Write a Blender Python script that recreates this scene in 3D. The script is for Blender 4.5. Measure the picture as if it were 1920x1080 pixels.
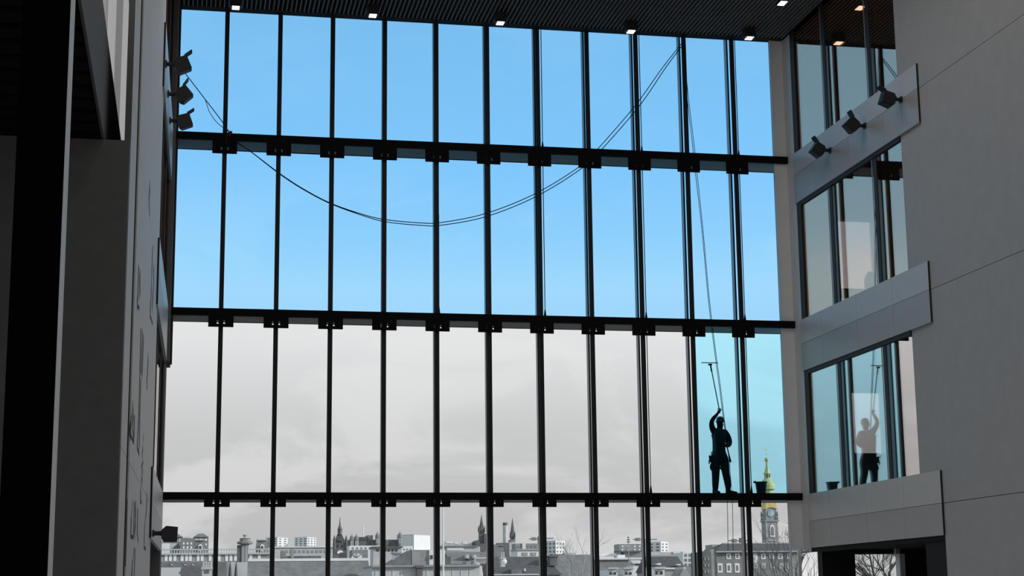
import bpy, math, random
from mathutils import Vector, Matrix

S = bpy.context.scene
COL = S.collection
for o in list(bpy.data.objects):
    bpy.data.objects.remove(o)

# ------------------------------------------------------------------ camera
# eye at the origin, X right, Y towards the glass facade, Z up, metres; photograph 1920 x 1080
F = 3109.65
YAW, PIT, ROL = 0.194896, 0.188191, -0.011216
fw = Vector((math.sin(YAW) * math.cos(PIT), math.cos(YAW) * math.cos(PIT), math.sin(PIT)))
r0 = Vector((math.cos(YAW), -math.sin(YAW), 0))
u0 = r0.cross(fw)
rt = r0 * math.cos(ROL) + u0 * math.sin(ROL)
up = rt.cross(fw)
cam = bpy.data.cameras.new('camera')
cam.sensor_width = 36
cam.lens = F / 1920 * 36
cam.clip_end = 6000
co = bpy.data.objects.new('camera', cam)
COL.objects.link(co)
co.matrix_world = Matrix(((rt.x, up.x, -fw.x, 0), (rt.y, up.y, -fw.y, 0), (rt.z, up.z, -fw.z, 0), (0, 0, 0, 1)))
S.camera = co

# ------------------------------------------------------------------ sky
W = bpy.data.worlds.new('sky')
S.world = W
W.use_nodes = True
nt = W.node_tree
nt.nodes.clear()


def N(tree, kind, **kw):
    n = tree.nodes.new(kind)
    for k, v in kw.items():
        if k == 'inp':
            for i, x in v.items():
                n.inputs[i].default_value = x
        else:
            setattr(n, k, v)
    return n


def ramp(tree, stops, interp='LINEAR'):
    n = tree.nodes.new('ShaderNodeValToRGB')
    e = n.color_ramp.elements
    n.color_ramp.interpolation = interp
    while len(e) < len(stops):
        e.new(0.5)
    for x, (p, c) in zip(e, stops):
        x.position = p
        x.color = (*c, 1) if len(c) == 3 else c
    return n


tc = N(nt, 'ShaderNodeTexCoord')
sep = N(nt, 'ShaderNodeSeparateXYZ')
nt.links.new(tc.outputs['Generated'], sep.inputs[0])
# clear sky: pale at the horizon, a light blue higher up
clear = ramp(nt, [(0.0, (.63, .63, .63)), (.04, (.63, .63, .635)), (.10, (.72, .725, .73)), (.155, (.92, .935, .945)),
                  (.185, (.98, .99, .99)), (.215, (.76, .90, .98)), (.255, (.60, .82, .98)), (.34, (.53, .73, .87)), (1.0, (.58, .67, .74))])
nt.links.new(sep.outputs['Z'], clear.inputs[0])
mp = N(nt, 'ShaderNodeMapping', inp={'Scale': (1.0, 1.0, 2.3), 'Location': (.35, .2, .15)})
nt.links.new(tc.outputs['Generated'], mp.inputs[0])
noi = N(nt, 'ShaderNodeTexNoise', inp={'Scale': 7.5, 'Detail': 9.0, 'Roughness': .56, 'Distortion': .5})
nt.links.new(mp.outputs[0], noi.inputs['Vector'])
cover = ramp(nt, [(.46, (0, 0, 0)), (.60, (1, 1, 1))], 'EASE')
nt.links.new(noi.outputs['Fac'], cover.inputs[0])
# clouds lie low, thinning upwards
low = ramp(nt, [(.0, (.5, .5, .5)), (.06, (.42, .42, .42)), (.13, (.5, .5, .5)), (.20, (.6, .6, .6)), (.25, (.12, .12, .12)), (.4, (.08, .08, .08))])
nt.links.new(sep.outputs['Z'], low.inputs[0])
mul = N(nt, 'ShaderNodeMath', operation='MULTIPLY')
nt.links.new(cover.outputs[0], mul.inputs[0])
nt.links.new(low.outputs[0], mul.inputs[1])
cl = N(nt, 'ShaderNodeMix', data_type='RGBA')
cl.inputs[7].default_value = (.99, .99, .99, 1)
nt.links.new(mul.outputs[0], cl.inputs[0])
nt.links.new(clear.outputs[0], cl.inputs[6])
bg = N(nt, 'ShaderNodeBackground', inp={'Strength': 1.0})
nt.links.new(cl.outputs[2], bg.inputs[0])
wo = N(nt, 'ShaderNodeOutputWorld')
nt.links.new(bg.outputs[0], wo.inputs[0])

# low winter sun from the right, behind the atrium's side wing: it lights the town, not the hall
sun = bpy.data.lights.new('sun', 'SUN')
sun.energy = 3.6
sun.angle = .01
sun.color = (1, .985, .96)
so = bpy.data.objects.new('sun', sun)
COL.objects.link(so)
so.rotation_euler = Vector((-.86, .36, -.36)).to_track_quat('-Z', 'Y').to_euler()

S.view_settings.view_transform = 'Standard'
S.view_settings.look = 'None'
S.view_settings.gamma = 1
S.view_settings.use_curve_mapping = False
S.view_settings.exposure = 0.0

# ------------------------------------------------------------------ helpers


def ray(x, y):
    return fw + rt * ((x - 960) / F) + up * ((540 - y) / F)


def atY(x, y, Y):
    d = ray(x, y)
    return d * (Y / d.y)


def atX(x, y, X):
    d = ray(x, y)
    return d * (X / d.x)


def atZ(x, y, Z):
    d = ray(x, y)
    return d * (Z / d.z)


MATS = {}


def mat(name, col, rough=.6, metal=0, spec=.5, var=0., scale=8., bump=0., emit=None, estr=0, stretch=None):
    """Procedural material: base colour with a little noise mottling and fine relief."""
    m = bpy.data.materials.new(name)
    m.use_nodes = True
    t = m.node_tree
    b = t.nodes['Principled BSDF']
    b.inputs['Base Color'].default_value = (*col, 1)
    b.inputs['Roughness'].default_value = rough
    b.inputs['Metallic'].default_value = metal
    b.inputs['Specular IOR Level'].default_value = spec
    if emit:
        b.inputs['Emission Color'].default_value = (*emit, 1)
        b.inputs['Emission Strength'].default_value = estr
    if var or bump:
        c = N(t, 'ShaderNodeTexCoord')
        n = N(t, 'ShaderNodeTexNoise', inp={'Scale': scale, 'Detail': 5.0, 'Roughness': .6})
        if stretch:
            mm = N(t, 'ShaderNodeMapping', inp={'Scale': stretch})
            t.links.new(c.outputs['Object'], mm.inputs[0])
            t.links.new(mm.outputs[0], n.inputs['Vector'])
        else:
            t.links.new(c.outputs['Object'], n.inputs['Vector'])
        if var:
            lo = tuple(max(0, x * (1 - var)) for x in col)
            hi = tuple(min(1, x * (1 + var)) for x in col)
            r = ramp(t, [(.3, lo), (.7, hi)])
            t.links.new(n.outputs['Fac'], r.inputs[0])
            t.links.new(r.outputs[0], b.inputs['Base Color'])
        if bump:
            k = N(t, 'ShaderNodeBump', inp={'Strength': bump, 'Distance': .02})
            t.links.new(n.outputs['Fac'], k.inputs['Height'])
            t.links.new(k.outputs[0], b.inputs['Normal'])
    MATS[name] = m
    return m


def glass(name, tint, refl, gcol=(1, 1, 1), rough=0.0):
    m = bpy.data.materials.new(name)
    m.use_nodes = True
    t = m.node_tree
    t.nodes.clear()
    tr = N(t, 'ShaderNodeBsdfTransparent')
    tr.inputs[0].default_value = (*tint, 1)
    gl = N(t, 'ShaderNodeBsdfGlossy')
    gl.inputs['Color'].default_value = (*gcol, 1)
    gl.inputs['Roughness'].default_value = rough
    mx = N(t, 'ShaderNodeMixShader')
    mx.inputs[0].default_value = refl
    o = N(t, 'ShaderNodeOutputMaterial')
    t.links.new(tr.outputs[0], mx.inputs[1])
    t.links.new(gl.outputs[0], mx.inputs[2])
    t.links.new(mx.outputs[0], o.inputs[0])
    MATS[name] = m
    return m


WORLD = {}


def place(o, parent, org):
    WORLD[o.name] = Vector(org)
    if parent:
        o.parent = parent
        o.location = Vector(org) - WORLD[parent.name]
    else:
        o.location = org
    return o


def tag(o, label=None, cat=None, group=None, kind=None):
    if label:
        o['label'] = label
    if cat:
        o['category'] = cat
    if group:
        o['group'] = group
    if kind:
        o['kind'] = kind
    return o


def empty(name, loc, label=None, cat=None, group=None, kind=None, parent=None):
    o = bpy.data.objects.new(name, None)
    o.empty_display_size = .1
    COL.objects.link(o)
    place(o, parent, loc)
    return tag(o, label, cat, group, kind)


class MB:
    def __init__(s):
        s.v = []
        s.f = []

    def hexa(s, p):
        b = len(s.v)
        s.v += [Vector(x) for x in p]
        for q in ((0, 3, 2, 1), (4, 5, 6, 7), (0, 1, 5, 4), (1, 2, 6, 5), (2, 3, 7, 6), (3, 0, 4, 7)):
            s.f.append(tuple(b + i for i in q))
        return s

    def box(s, x0, x1, y0, y1, z0, z1):
        x0, x1 = min(x0, x1), max(x0, x1)
        y0, y1 = min(y0, y1), max(y0, y1)
        z0, z1 = min(z0, z1), max(z0, z1)
        return s.hexa([(x0, y0, z0), (x1, y0, z0), (x1, y1, z0), (x0, y1, z0),
                       (x0, y0, z1), (x1, y0, z1), (x1, y1, z1), (x0, y1, z1)])

    def obox(s, c, ax, ay, az, hx, hy, hz):
        """oriented box: centre, three unit axes, half sizes"""
        c, ax, ay, az = Vector(c), Vector(ax) * hx, Vector(ay) * hy, Vector(az) * hz
        return s.hexa([c - ax - ay - az, c + ax - ay - az, c + ax + ay - az, c - ax + ay - az,
                       c - ax - ay + az, c + ax - ay + az, c + ax + ay + az, c - ax + ay + az])

    def prism(s, poly, off):
        """closed planar polygon (list of 3D points) pushed along off"""
        b = len(s.v)
        n = len(poly)
        off = Vector(off)
        s.v += [Vector(p) for p in poly] + [Vector(p) + off for p in poly]
        s.f.append(tuple(b + i for i in range(n))[::-1])
        s.f.append(tuple(b + n + i for i in range(n)))
        for i in range(n):
            j = (i + 1) % n
            s.f.append((b + i, b + j, b + n + j, b + n + i))
        return s

    def tube(s, pts, rad, n=6):
        pts = [Vector(p) for p in pts]
        rads = rad if isinstance(rad, (list, tuple)) else [rad] * len(pts)
        b = len(s.v)
        prev = None
        for i, p in enumerate(pts):
            d = (pts[min(i + 1, len(pts) - 1)] - pts[max(i - 1, 0)])
            if d.length < 1e-9:
                d = Vector((0, 0, 1))
            d.normalize()
            a = prev if prev and abs(prev.dot(d)) < .98 else (Vector((1, 0, 0)) if abs(d.x) < .8 else Vector((0, 1, 0)))
            a = (a - d * a.dot(d)).normalized()
            prev = a
            c = d.cross(a)
            for k in range(n):
                t = 2 * math.pi * k / n
                s.v.append(p + (a * math.cos(t) + c * math.sin(t)) * rads[i])
        for i in range(len(pts) - 1):
            for k in range(n):
                m = (k + 1) % n
                s.f.append((b + i * n + k, b + i * n + m, b + (i + 1) * n + m, b + (i + 1) * n + k))
        s.f.append(tuple(b + k for k in range(n))[::-1])
        e = b + (len(pts) - 1) * n
        s.f.append(tuple(e + k for k in range(n)))
        return s

    def lathe(s, c, prof, n=16, sx=1, sy=1, rot=0.):
        """profile of (radius, height) turned about the vertical through c"""
        c = Vector(c)
        b = len(s.v)
        for r_, h in prof:
            for k in range(n):
                t = 2 * math.pi * k / n + rot
                s.v.append(c + Vector((r_ * sx * math.cos(t), r_ * sy * math.sin(t), h)))
        for i in range(len(prof) - 1):
            for k in range(n):
                m = (k + 1) % n
                s.f.append((b + i * n + k, b + i * n + m, b + (i + 1) * n + m, b + (i + 1) * n + k))
        s.f.append(tuple(b + k for k in range(n))[::-1])
        e = b + (len(prof) - 1) * n
        s.f.append(tuple(e + k for k in range(n)))
        return s

    def ball(s, c, rx, ry=None, rz=None, n=12, m=8):
        ry = ry or rx
        rz = rz or rx
        prof = [(max(.02, math.sin(math.pi * i / m)), -math.cos(math.pi * i / m)) for i in range(m + 1)]
        c = Vector(c)
        b = len(s.v)
        for r_, h in prof:
            for k in range(n):
                t = 2 * math.pi * k / n
                s.v.append(c + Vector((r_ * rx * math.cos(t), r_ * ry * math.sin(t), h * rz)))
        for i in range(m):
            for k in range(n):
                q = (k + 1) % n
                s.f.append((b + i * n + k, b + i * n + q, b + (i + 1) * n + q, b + (i + 1) * n + k))
        return s

    def build(s, name, m, parent=None, smooth=False, origin=None):
        xs = [v.x for v in s.v]
        ys = [v.y for v in s.v]
        zs = [v.z for v in s.v]
        org = Vector(origin) if origin is not None else Vector(((min(xs) + max(xs)) / 2, (min(ys) + max(ys)) / 2, min(zs)))
        me = bpy.data.meshes.new(name)
        me.from_pydata([tuple(v - org) for v in s.v], [], s.f)
        me.update()
        if smooth:
            for p in me.polygons:
                p.use_smooth = True
        me.materials.append(MATS[m])
        o = bpy.data.objects.new(name, me)
        COL.objects.link(o)
        return place(o, parent, org)


def again(o, delta, parent=None):
    """a copy of one mesh object that shares its mesh, moved by delta"""
    c = o.copy()
    COL.objects.link(c)
    place(c, parent or o.parent, WORLD[o.name] + Vector(delta))
    return c


# ------------------------------------------------------------------ materials
mat('wall_panel', (.50, .492, .485), rough=.62, var=.05, scale=3, bump=.05)
mat('spandrel_sheen', (.64, .61, .585), rough=.38, var=.03, scale=4)  # upper course: its brighter reflection is put into a paler base colour
mat('spandrel_no_sheen', (.47, .45, .435), rough=.40, var=.03, scale=4)
mat('pier_paint', (.80, .80, .80), rough=.6, var=.03, scale=3)
mat('letter_wall', (.74, .72, .70), rough=.6, var=.04, scale=3)
mat('glazing_glow', (.6, .6, .6), rough=.5, emit=(1, 1, 1), estr=.34)  # emission added so the gallery glazing looks bright
mat('glazing_glow_dim', (.5, .5, .5), rough=.5, emit=(1, 1, 1), estr=.17)
mat('joint', (.02, .02, .02), rough=.9)
mat('mark', (.06, .058, .056), rough=.8)
mat('black_steel', (.004, .0045, .005), spec=.15, rough=.8, var=.2, scale=20)
mat('dark_steel', (.026, .028, .031), spec=.2, rough=.7, var=.15, scale=20)
mat('beam_soffit', (.42, .40, .38), rough=.6, var=.12, scale=9)
mat('beam_soffit_warm', (.52, .38, .30), rough=.6, var=.12, scale=9)  # soffit copy warmed in colour to cancel the blue glass before it
mat('post_grey', (.36, .36, .37), rough=.45, metal=.2)
mat('post_shade', (.03, .03, .032), rough=.6)
mat('column_black', (.0015, .0015, .0015), rough=.9, spec=.05)
mat('column_lit_side', (.86, .85, .84), rough=.6, var=.04, scale=6)  # lit side of the column, its brightness put into a pale colour
mat('panel_dark', (.13, .125, .12), rough=.75, var=.08, scale=5)
mat('ceiling_back', (.008, .008, .008), rough=.9)
mat('slat', (.24, .23, .22), rough=.6, var=.25, scale=7)
mat('soffit_slat', (.010, .010, .010), rough=.9, spec=.1)
mat('floor_stone', (.66, .64, .62), rough=.5, var=.1, scale=2)
mat('lamp_black', (.01, .01, .011), rough=.5)
mat('lens', (.9, .9, .88), rough=.4, emit=(1, .93, .84), estr=1.6)
mat('lens_dim', (.03, .03, .03), rough=.4)
mat('frame_dark', (.018, .018, .018), rough=.6)
mat('room_light', (.5, .48, .47), rough=.8)
mat('room_unlit', (.012, .012, .012), rough=.9)  # black colour stands in for the darkness of unlit rooms
mat('furniture', (.09, .09, .09), rough=.8)
mat('rope', (.02, .03, .045), rough=.9)
mat('rope_red', (.05, .012, .018), rough=.9)
mat('cloth_black', (.012, .013, .016), rough=.9, var=.3, scale=30)
mat('harness', (.035, .035, .04), rough=.7)
mat('metal_bit', (.12, .12, .13), rough=.4, metal=.6)
mat('skin_tone', (.10, .065, .05), rough=.7)
mat('helmet_shell', (.02, .022, .027), rough=.4)
mat('bucket_plastic', (.012, .013, .015), rough=.5)

T_BLUE = (.60, .837, 1.0)      # per face of the pane; two faces make the tint
glass('glass_blue', T_BLUE, .0)
glass('glass_clear', (.90, .90, .90), .0)
glass('glass_pale_blue', (.66, .92, 1.0), .0)
glass('glass_warm_reflex', (.95, .95, .95), .60, (1.0, .64, .47))  # warm tint put into the reflections to cancel the blue facade light
glass('glass_warm_reflex_soft', (.95, .95, .95), .52, (1.0, .94, .92))
glass('glass_room', (.95, .95, .95), .02)

# ------------------------------------------------------------------ the hall
D = 38.0          # plane of the glass facade
XR = 14.52        # face of the right-hand wall
FL = -1.6         # floor
HEAD = 13.92      # top of the glazing, under the ceiling
T = [10.86, 6.71, 2.53]     # tops of the three gantries
TB = .165
MX = [0.7002 + 1.24892 * k for k in range(11)]     # mullions
LV = [(9.55, 10.27, 10.80), (5.42, 6.08, 6.66), (1.22, 1.84, 2.48)]   # spandrels: bottom, crease, top


def Lx(y):                # the left-hand wall runs a hair out of square
    return -.60 + (y - 31) * .013


def lp(px, py, out=0.0):
    """the point of the left wall (out metres proud of it) that lies under a pixel"""
    d = ray(px, py)
    # d.x*t = -.60+(d.y*t-31)*.013 + out
    t = (-.60 - 31 * .013 + out) / (d.x - .013 * d.y)
    return d * t


def side(s):
    """maps (out from the wall into the hall, y, z) to the world for the right or the left wall"""
    if s == 'right':
        return lambda o, y, z: Vector((XR - o, y, z))
    return lambda o, y, z: Vector((Lx(y) + o, y, z))


def sbox(mb, M, o0, o1, y0, y1, z0, z1):
    p = [M(o0, y0, z0), M(o1, y0, z0), M(o1, y1, z0), M(o0, y1, z0), M(o0, y0, z1), M(o1, y0, z1), M(o1, y1, z1), M(o0, y1, z1)]
    if (p[1] - p[0]).cross(p[3] - p[0]).z < 0:
        p = [p[1], p[0], p[3], p[2], p[5], p[4], p[7], p[6]]
    return mb.hexa(p)


tag(MB().box(-9, 24, -12, 38.3, FL - .3, FL).build('floor', 'floor_stone'), 'grey stone floor of the hall', kind='structure')

# ceiling: black backing, one batten after another
ceil = tag(MB().box(-9, XR + .4, -12, 38.05, 14.0, 14.4).build('ceiling', 'ceiling_back'), 'dark slatted ceiling above the glass wall', kind='structure')
sl = MB().box(-.54, -.51, 24, 37.86, 13.915, 14.0).build('slat', 'slat', ceil)
k = 1
while -.525 + .104 * k < XR - .06:
    again(sl, (.104 * k, 0, 0))
    k += 1
MB().box(XR - .05, XR, 24, 37.86, 13.90, 14.0).build('edge_trim', 'soffit_slat', ceil)

# --- facade: mullions, gantries, panes
fac = empty('window_1', (7, D, FL), 'tall glass curtain wall of twelve bays with dark mullions', kind='structure')
XE = [-.42] + MX + [14.24]
hd = MB().box(-.6, XR, D - .16, D + .12, HEAD - .01, 14.0).build('head_frame', 'dark_steel', fac)
mul0 = MB().box(-.052, .052, D - .03, D + .03, FL, HEAD).build('mullion', 'dark_steel', fac)
WORLD[mul0.name] = WORLD[mul0.name] + Vector((MX[0], 0, 0))
mul0.location = WORLD[mul0.name] - WORLD[fac.name]
for x in MX[1:]:
    again(mul0, (x - MX[0], 0, 0))
# outer posts stand off behind the glass, beyond the gap
op = MB().box(MX[0] - .014, MX[0] + .014, D + .365, D + .56, FL, 14.8).build('outer_post', 'post_grey', fac)
od = MB().box(MX[0] - .018, MX[0] + .018, D + .34, D + .365, FL, 14.8).build('post_shaded_front', 'post_shade', fac)  # dark strip added for the shaded front face of each post
for x in MX[1:]:
    again(op, (x - MX[0], 0, 0))
    again(od, (x - MX[0], 0, 0))
MB().box(-.45, -.37, D - .1, D + .1, 5.42, HEAD).build('jamb', 'dark_steel', fac)
MB().box(14.19, 14.215, D - .03, D + .05, FL, HEAD).build('jamb', 'pier_paint', fac)

ends = [(-.42, XR), (-.42, XR), (-.76, XR)]


def bracket(parent, x, zt):
    """dark plate under a gantry, with two pear-shaped cut-outs either side of the mullion"""
    zb = zt - TB
    m = MB()
    h0, h1 = zb - (.325 if zt > 9 else .265 if zt > 5 else .165), zb
    y0, y1 = D - .115, D - .085
    a, b = .056, .092        # openings either side of the mullion
    g0, g1 = h0 + .072, h0 + .158
    m.box(x - .285, x + .285, y0, y1, h0, g0)
    m.box(x - .285, x + .285, y0, y1, g1, h1)
    for q0, q1 in ((-.285, -b), (-a, a), (b, .285)):
        m.box(x + q0, x + q1, y0, y1, g0, g1)
    return m.build('bracket', 'black_steel', parent)


for j, zt in enumerate(T):
    x0, x1 = ends[j]
    tr = MB().box(x0, x1, D - .12, D + .0, zt - TB, zt).build('gantry_beam', 'black_steel', fac)
    MB().box(x0, x1, D + .0, D + .78, zt - TB, zt - TB + .06).build('soffit_plate', 'beam_soffit_warm' if j == 0 else 'beam_soffit', tr)
    MB().box(x0, x1, D + .0, D + .78, zt - .05, zt - .001).build('walkway_deck', 'dark_steel', tr)
    MB().box(x0, x1, D + .78, D + .82, zt - TB - .01, zt).build('rear_edge', 'dark_steel', tr)
    b0 = bracket(tr, MX[0], zt)
    for x in MX[1:]:
        again(b0, (x - MX[0], 0, 0))

rows = [(T[0] + .005, HEAD), (T[1] + .005, T[0] - TB - .005), (T[2] + .005, T[1] - TB - .005), (FL, T[2] - TB - .005)]
for ri, (z0, z1) in enumerate(rows):
    for ci in range(12):
        g = 'glass_blue' if ri < 2 else ('glass_pale_blue' if ri == 2 and ci >= 10 else 'glass_clear')
        MB().box((-.54 if ci == 0 and ri > 1 else XE[ci] + .03), XE[ci + 1] - .03, D - .008, D + .008, z0, z1).build('pane', g, fac)

# --- side walls: piers, spandrels, windows, wall panels
YW0, YW1, YJ = 31.4, 37.2, 37.46


def side_wall(s):
    M = side(s)
    nm = 'wall_' + s
    root = empty(nm, M(0, 30, FL), {'right': 'grey panelled wall on the right with three bands of windows',
                                    'left': 'pale wall on the left with dark carved line marks'}[s], kind='structure')
    pm = 'wall_panel' if s == 'right' else 'letter_wall'
    zs = [FL, 1.84, 6.08, 10.27, 14.0]
    cuts = [-12, -4, 4, 12, 20, 30.35] if s == 'right' else [21.95, 31.2]
    for a, b in zip(zs, zs[1:]):
        for c, d in zip(cuts, cuts[1:]):
            sbox(MB(), M, 0, -.06, c + .002, d - .002, a + .006, b - .006).build('wall_panel', pm, root)
        if s == 'left':
            sbox(MB(), M, 0, -.06, 19.75, 21.2, a + .006, b - .006).build('wall_panel', pm, root)
    if s == 'right':
        sbox(MB(), M, -.06, -.36, -12, 31.38, FL, 14.0).build('backing', 'joint', root)
        # narrow return beside the windows
        for a, b in zip([1.22] + zs[2:4], zs[2:]):
            sbox(MB(), M, -.03, -.06, 30.36, YW0, a + .006, b - .006).build('wall_panel', pm, root)
    else:
        sbox(MB(), M, -.06, -.075, 19.75, 31.2, FL, 14.0).build('backing', 'joint', root)
        for a, b in zip(zs, zs[1:]):
            sbox(MB(), M, -.0, -.03, 21.52, 21.58, a, b).build('joint_strip', 'mark', root)
        sbox(MB(), M, -.001, -.075, 19.72, 19.748, FL, 14).build('wall_end', 'panel_dark', root)
    # pier next to the glass
    if s == 'right':
        MB().prism([(XR, YJ, 1.22), (XR, 37.99, 1.22), (14.21, 38.0, 1.22), (14.21, 38.12, 1.22), (XR + .36, 38.12, 1.22), (XR + .36, YJ, 1.22)], (0, 0, 12.78)).build('pier', 'pier_paint', root)
        sbox(MB(), M, .02, -.06, 38.3, 38.36, FL, 1.22).build('post', 'pier_paint', root)
    else:
        sbox(MB(), M, .09, -.3, YJ, 38.6, 5.42, 14.0).build('pier', 'panel_dark', root)
        sbox(MB(), M, .01, -.3, YJ, 38.6, FL, 5.42).build('pier', 'panel_dark', root)
    # spandrels: two courses of four panels, proud of the wall
    for j, (zb, zc, zt) in enumerate(LV):
        sp = empty('trim_%d' % (j + 1 + (3 if s == 'left' else 0)), M(0, 34, zb), '%s %s band of metal panels on the %s wall' % (
            ('upper', 'middle', 'lower')[j], 'grey' if s == 'right' else 'shiny pale', s), kind='structure')
        ys = [30.35, 32.1, 34.03, 36.09, YJ]
        for i in range(4):
            a, b = ys[i] + .004, ys[i + 1] - .004
            sbox(MB(), M, .035, -.02, a, b, zc + .004, zt).build('panel', 'spandrel_sheen', sp)
            sbox(MB(), M, .035, -.02, a, b, zb, zc - .004).build('panel', 'spandrel_no_sheen', sp)
        sbox(MB(), M, .025, -.34, 30.36, YJ - .005, zb + .02, zt - .02).build('backing', 'joint', sp)
        sbox(MB(), M, .035, -.02, 30.335, 30.345, zb, zt).build('unlit_end', 'joint', sp)  # black strip paints the unlit near end of the band
    # windows
    for j in range(3):
        z0 = LV[j][2]
        z1 = 14.0 if j == 0 else LV[j - 1][0]
        w = empty('window_%d' % (j + 2 + (3 if s == 'left' else 0)), M(-.1, 34.3, z0), '%s %s window of three panes in the %s wall' % (
            ('top', 'middle', 'lowest')[j], 'tall' if j == 0 else 'wide', s), kind='structure')
        e = [YW0, 32.8, 35.35, YW1]
        for a, b in zip(e, e[1:]):
            sbox(MB(), M, -.04, -.056, a, b, z0, z1).build('pane', 'glass_warm_reflex' if j < 2 else 'glass_warm_reflex_soft', w)
        for y in e[1:3]:
            sbox(MB(), M, -.028, -.14, y - .085, y + .085, z0, z1).build('mullion', 'frame_dark', w)
            sbox(MB(), M, -.034, -.14, y + .15, y + .18, z0, z1).build('bead', 'post_grey', w)
        sbox(MB(), M, -.01, -.3, YW1, YJ, z0, z1).build('jamb', 'frame_dark', w)
        if j:
            sbox(MB(), M, .0, -.3, YW0, YW1, z1 - .09, z1).build('head_frame', 'frame_dark', w)
        if s == 'left':
            sbox(MB(), M, -.5, -.6, 31.2, YJ, z0, z1).build('unlit_room_back', 'room_unlit', w)  # black sheet in place of the unlit room behind


side_wall('right')
side_wall('left')

# carved line marks of the left wall: each is a raised dark strip that runs along the wall
LM = [[(281, 347), (279, 378), (281, 404)], [(286, 463), (283, 560), (281, 590), (286, 608)], [(288, 500), (288, 540)], [(287, 545), (285, 580)],
      [(260, 500), (258, 560), (257, 573), (261, 578)], [(262, 512), (262, 555)],
      [(264, 617), (262, 700), (260, 780), (257, 840)], [(267, 622), (264, 700)], [(269, 632), (266, 705)], [(278, 668), (275, 722), (276, 728)],
      [(264, 712), (262, 770), (261, 840)], [(257, 838), (261, 852)],
      [(249, 754), (246, 788), (244, 815), (251, 830)], [(250, 772), (248, 800), (251, 828)], [(252, 780), (251, 820)],
      [(269, 816), (268, 828)], [(267, 841), (267, 853)], [(268, 866), (265, 876)], [(266, 880), (265, 892)], [(268, 880), (267, 892)],
      [(267, 894), (266, 906)], [(265, 894), (266, 908)], [(264, 918), (263, 940), (265, 942)], [(276, 930), (274, 960), (271, 985), (270, 1026), (273, 1030)],
      [(249, 940), (246, 970), (245, 1006), (250, 1008)], [(252, 942), (251, 975), (250, 1006)], [(254, 945), (254, 975), (252, 1003)],
      [(258, 955), (257, 1000), (259, 1016)], [(251, 1029), (248, 1060), (246, 1090)], [(253, 1030), (251, 1085)], [(238, 940), (237, 1000), (235, 1060)]]
wl = bpy.data.objects['wall_left']
for pts in LM:
    m = MB()
    for p, q in zip(pts, pts[1:]):
        a, b = lp(p[0], p[1]), lp(q[0], q[1])
        d = (b - a)
        if d.length < .01:
            continue
        d.normalize()
        n = Vector((1, -.013, 0)).normalized()
        w = d.cross(n).normalized()
        hw = .11 if abs(d.z) > .7 else .03
        m.obox((a + b) / 2, d, w, n, (b - a).length / 2 + .01, hw, .0025)
    m.build('carved_line', 'mark', wl)

# --- rooms behind the right-hand windows, glazed on the facade side too
for j, (zf, zc) in enumerate(((10.6, 14.0), (6.45, 9.6), (2.3, 5.45))):
    rm = empty('wall_room_%s' % ('top', 'middle', 'low')[j], (17, 34, zf), 'pale walls of the %s room behind the right windows' % ('top', 'middle', 'low')[j], kind='structure')
    MB().box(14.9, 21, 26, 38.2, zf - .3, zf).build('room_floor', 'room_light', rm)
    MB().box(14.9, 21, 26, 38.2, zc - .02, zc + .1).build('room_ceiling', 'room_light', rm)
    MB().box(21, 21.2, 26, 38.2, zf, zc).build('room_wall', 'room_light', rm)
    MB().box(14.9, 21, 25.8, 26, zf, zc).build('room_wall', 'room_light', rm)
    if j == 0:
        MB().box(14.9, 21, 37.9, 38.2, zf, zc).build('room_wall', 'room_light', rm)
        continue
    wx0, wx1, wz0, wz1 = ((15.66, 16.72, 6.5, 9.33), (15.90, 16.72, 3.5, 5.0))[j - 1]
    MB().box(14.9, wx0, 37.9, 38.2, zf, zc).build('room_wall', 'room_light', rm)
    MB().box(wx1, 21, 37.9, 38.2, zf, zc).build('room_wall', 'room_light', rm)
    MB().box(wx0, wx1, 37.9, 38.2, wz1, zc).build('room_wall', 'room_light', rm)
    MB().box(wx0, wx1, 37.9, 38.2, zf, wz0).build('room_wall', 'room_light', rm)
    MB().box(wx0, wx1, 38.05, 38.07, wz0, wz1).build('room_pane', 'glass_room', rm)

# outer shell that keeps the sun out of the wing, and the roof over it
tag(MB().box(21.2, 21.5, -12, 38.3, FL, 14.6).build('wall_outer', 'wall_panel'), 'outer wall of the wing on the right', kind='structure')
tag(MB().box(-9.3, 21.5, -12, 39.0, 14.4, 14.7).build('roof_slab', 'joint'), 'roof slab over the hall', kind='structure')

# dark opening at the foot of the right wall
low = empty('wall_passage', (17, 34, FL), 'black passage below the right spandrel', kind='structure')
MB().box(14.9, 21, 28, 38.2, 1.20, 2.0).build('passage_soffit', 'room_unlit', low)
MB().box(14.53, 14.9, 30.36, 37.5, 1.13, 1.215).build('passage_lintel', 'room_unlit', low)
MB().box(17.03, 21, 37.9, 38.2, FL, 1.2).build('passage_wall', 'room_unlit', low)
MB().box(14.95, 15.78, 37.9, 38.2, FL, 1.2).build('passage_wall', 'room_unlit', low)
MB().box(15.78, 17.03, 37.9, 38.2, 1.08, 1.2).build('passage_head', 'room_unlit', low)
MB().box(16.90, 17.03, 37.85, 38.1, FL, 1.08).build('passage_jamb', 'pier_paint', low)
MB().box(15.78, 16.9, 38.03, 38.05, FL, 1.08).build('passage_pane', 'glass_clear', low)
MB().box(20.8, 21, 28, 37.9, FL, 1.2).build('passage_side', 'room_unlit', low)
MB().box(14.9, 20.8, 28, 28.2, FL, 1.2).build('passage_back', 'room_unlit', low)
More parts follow.
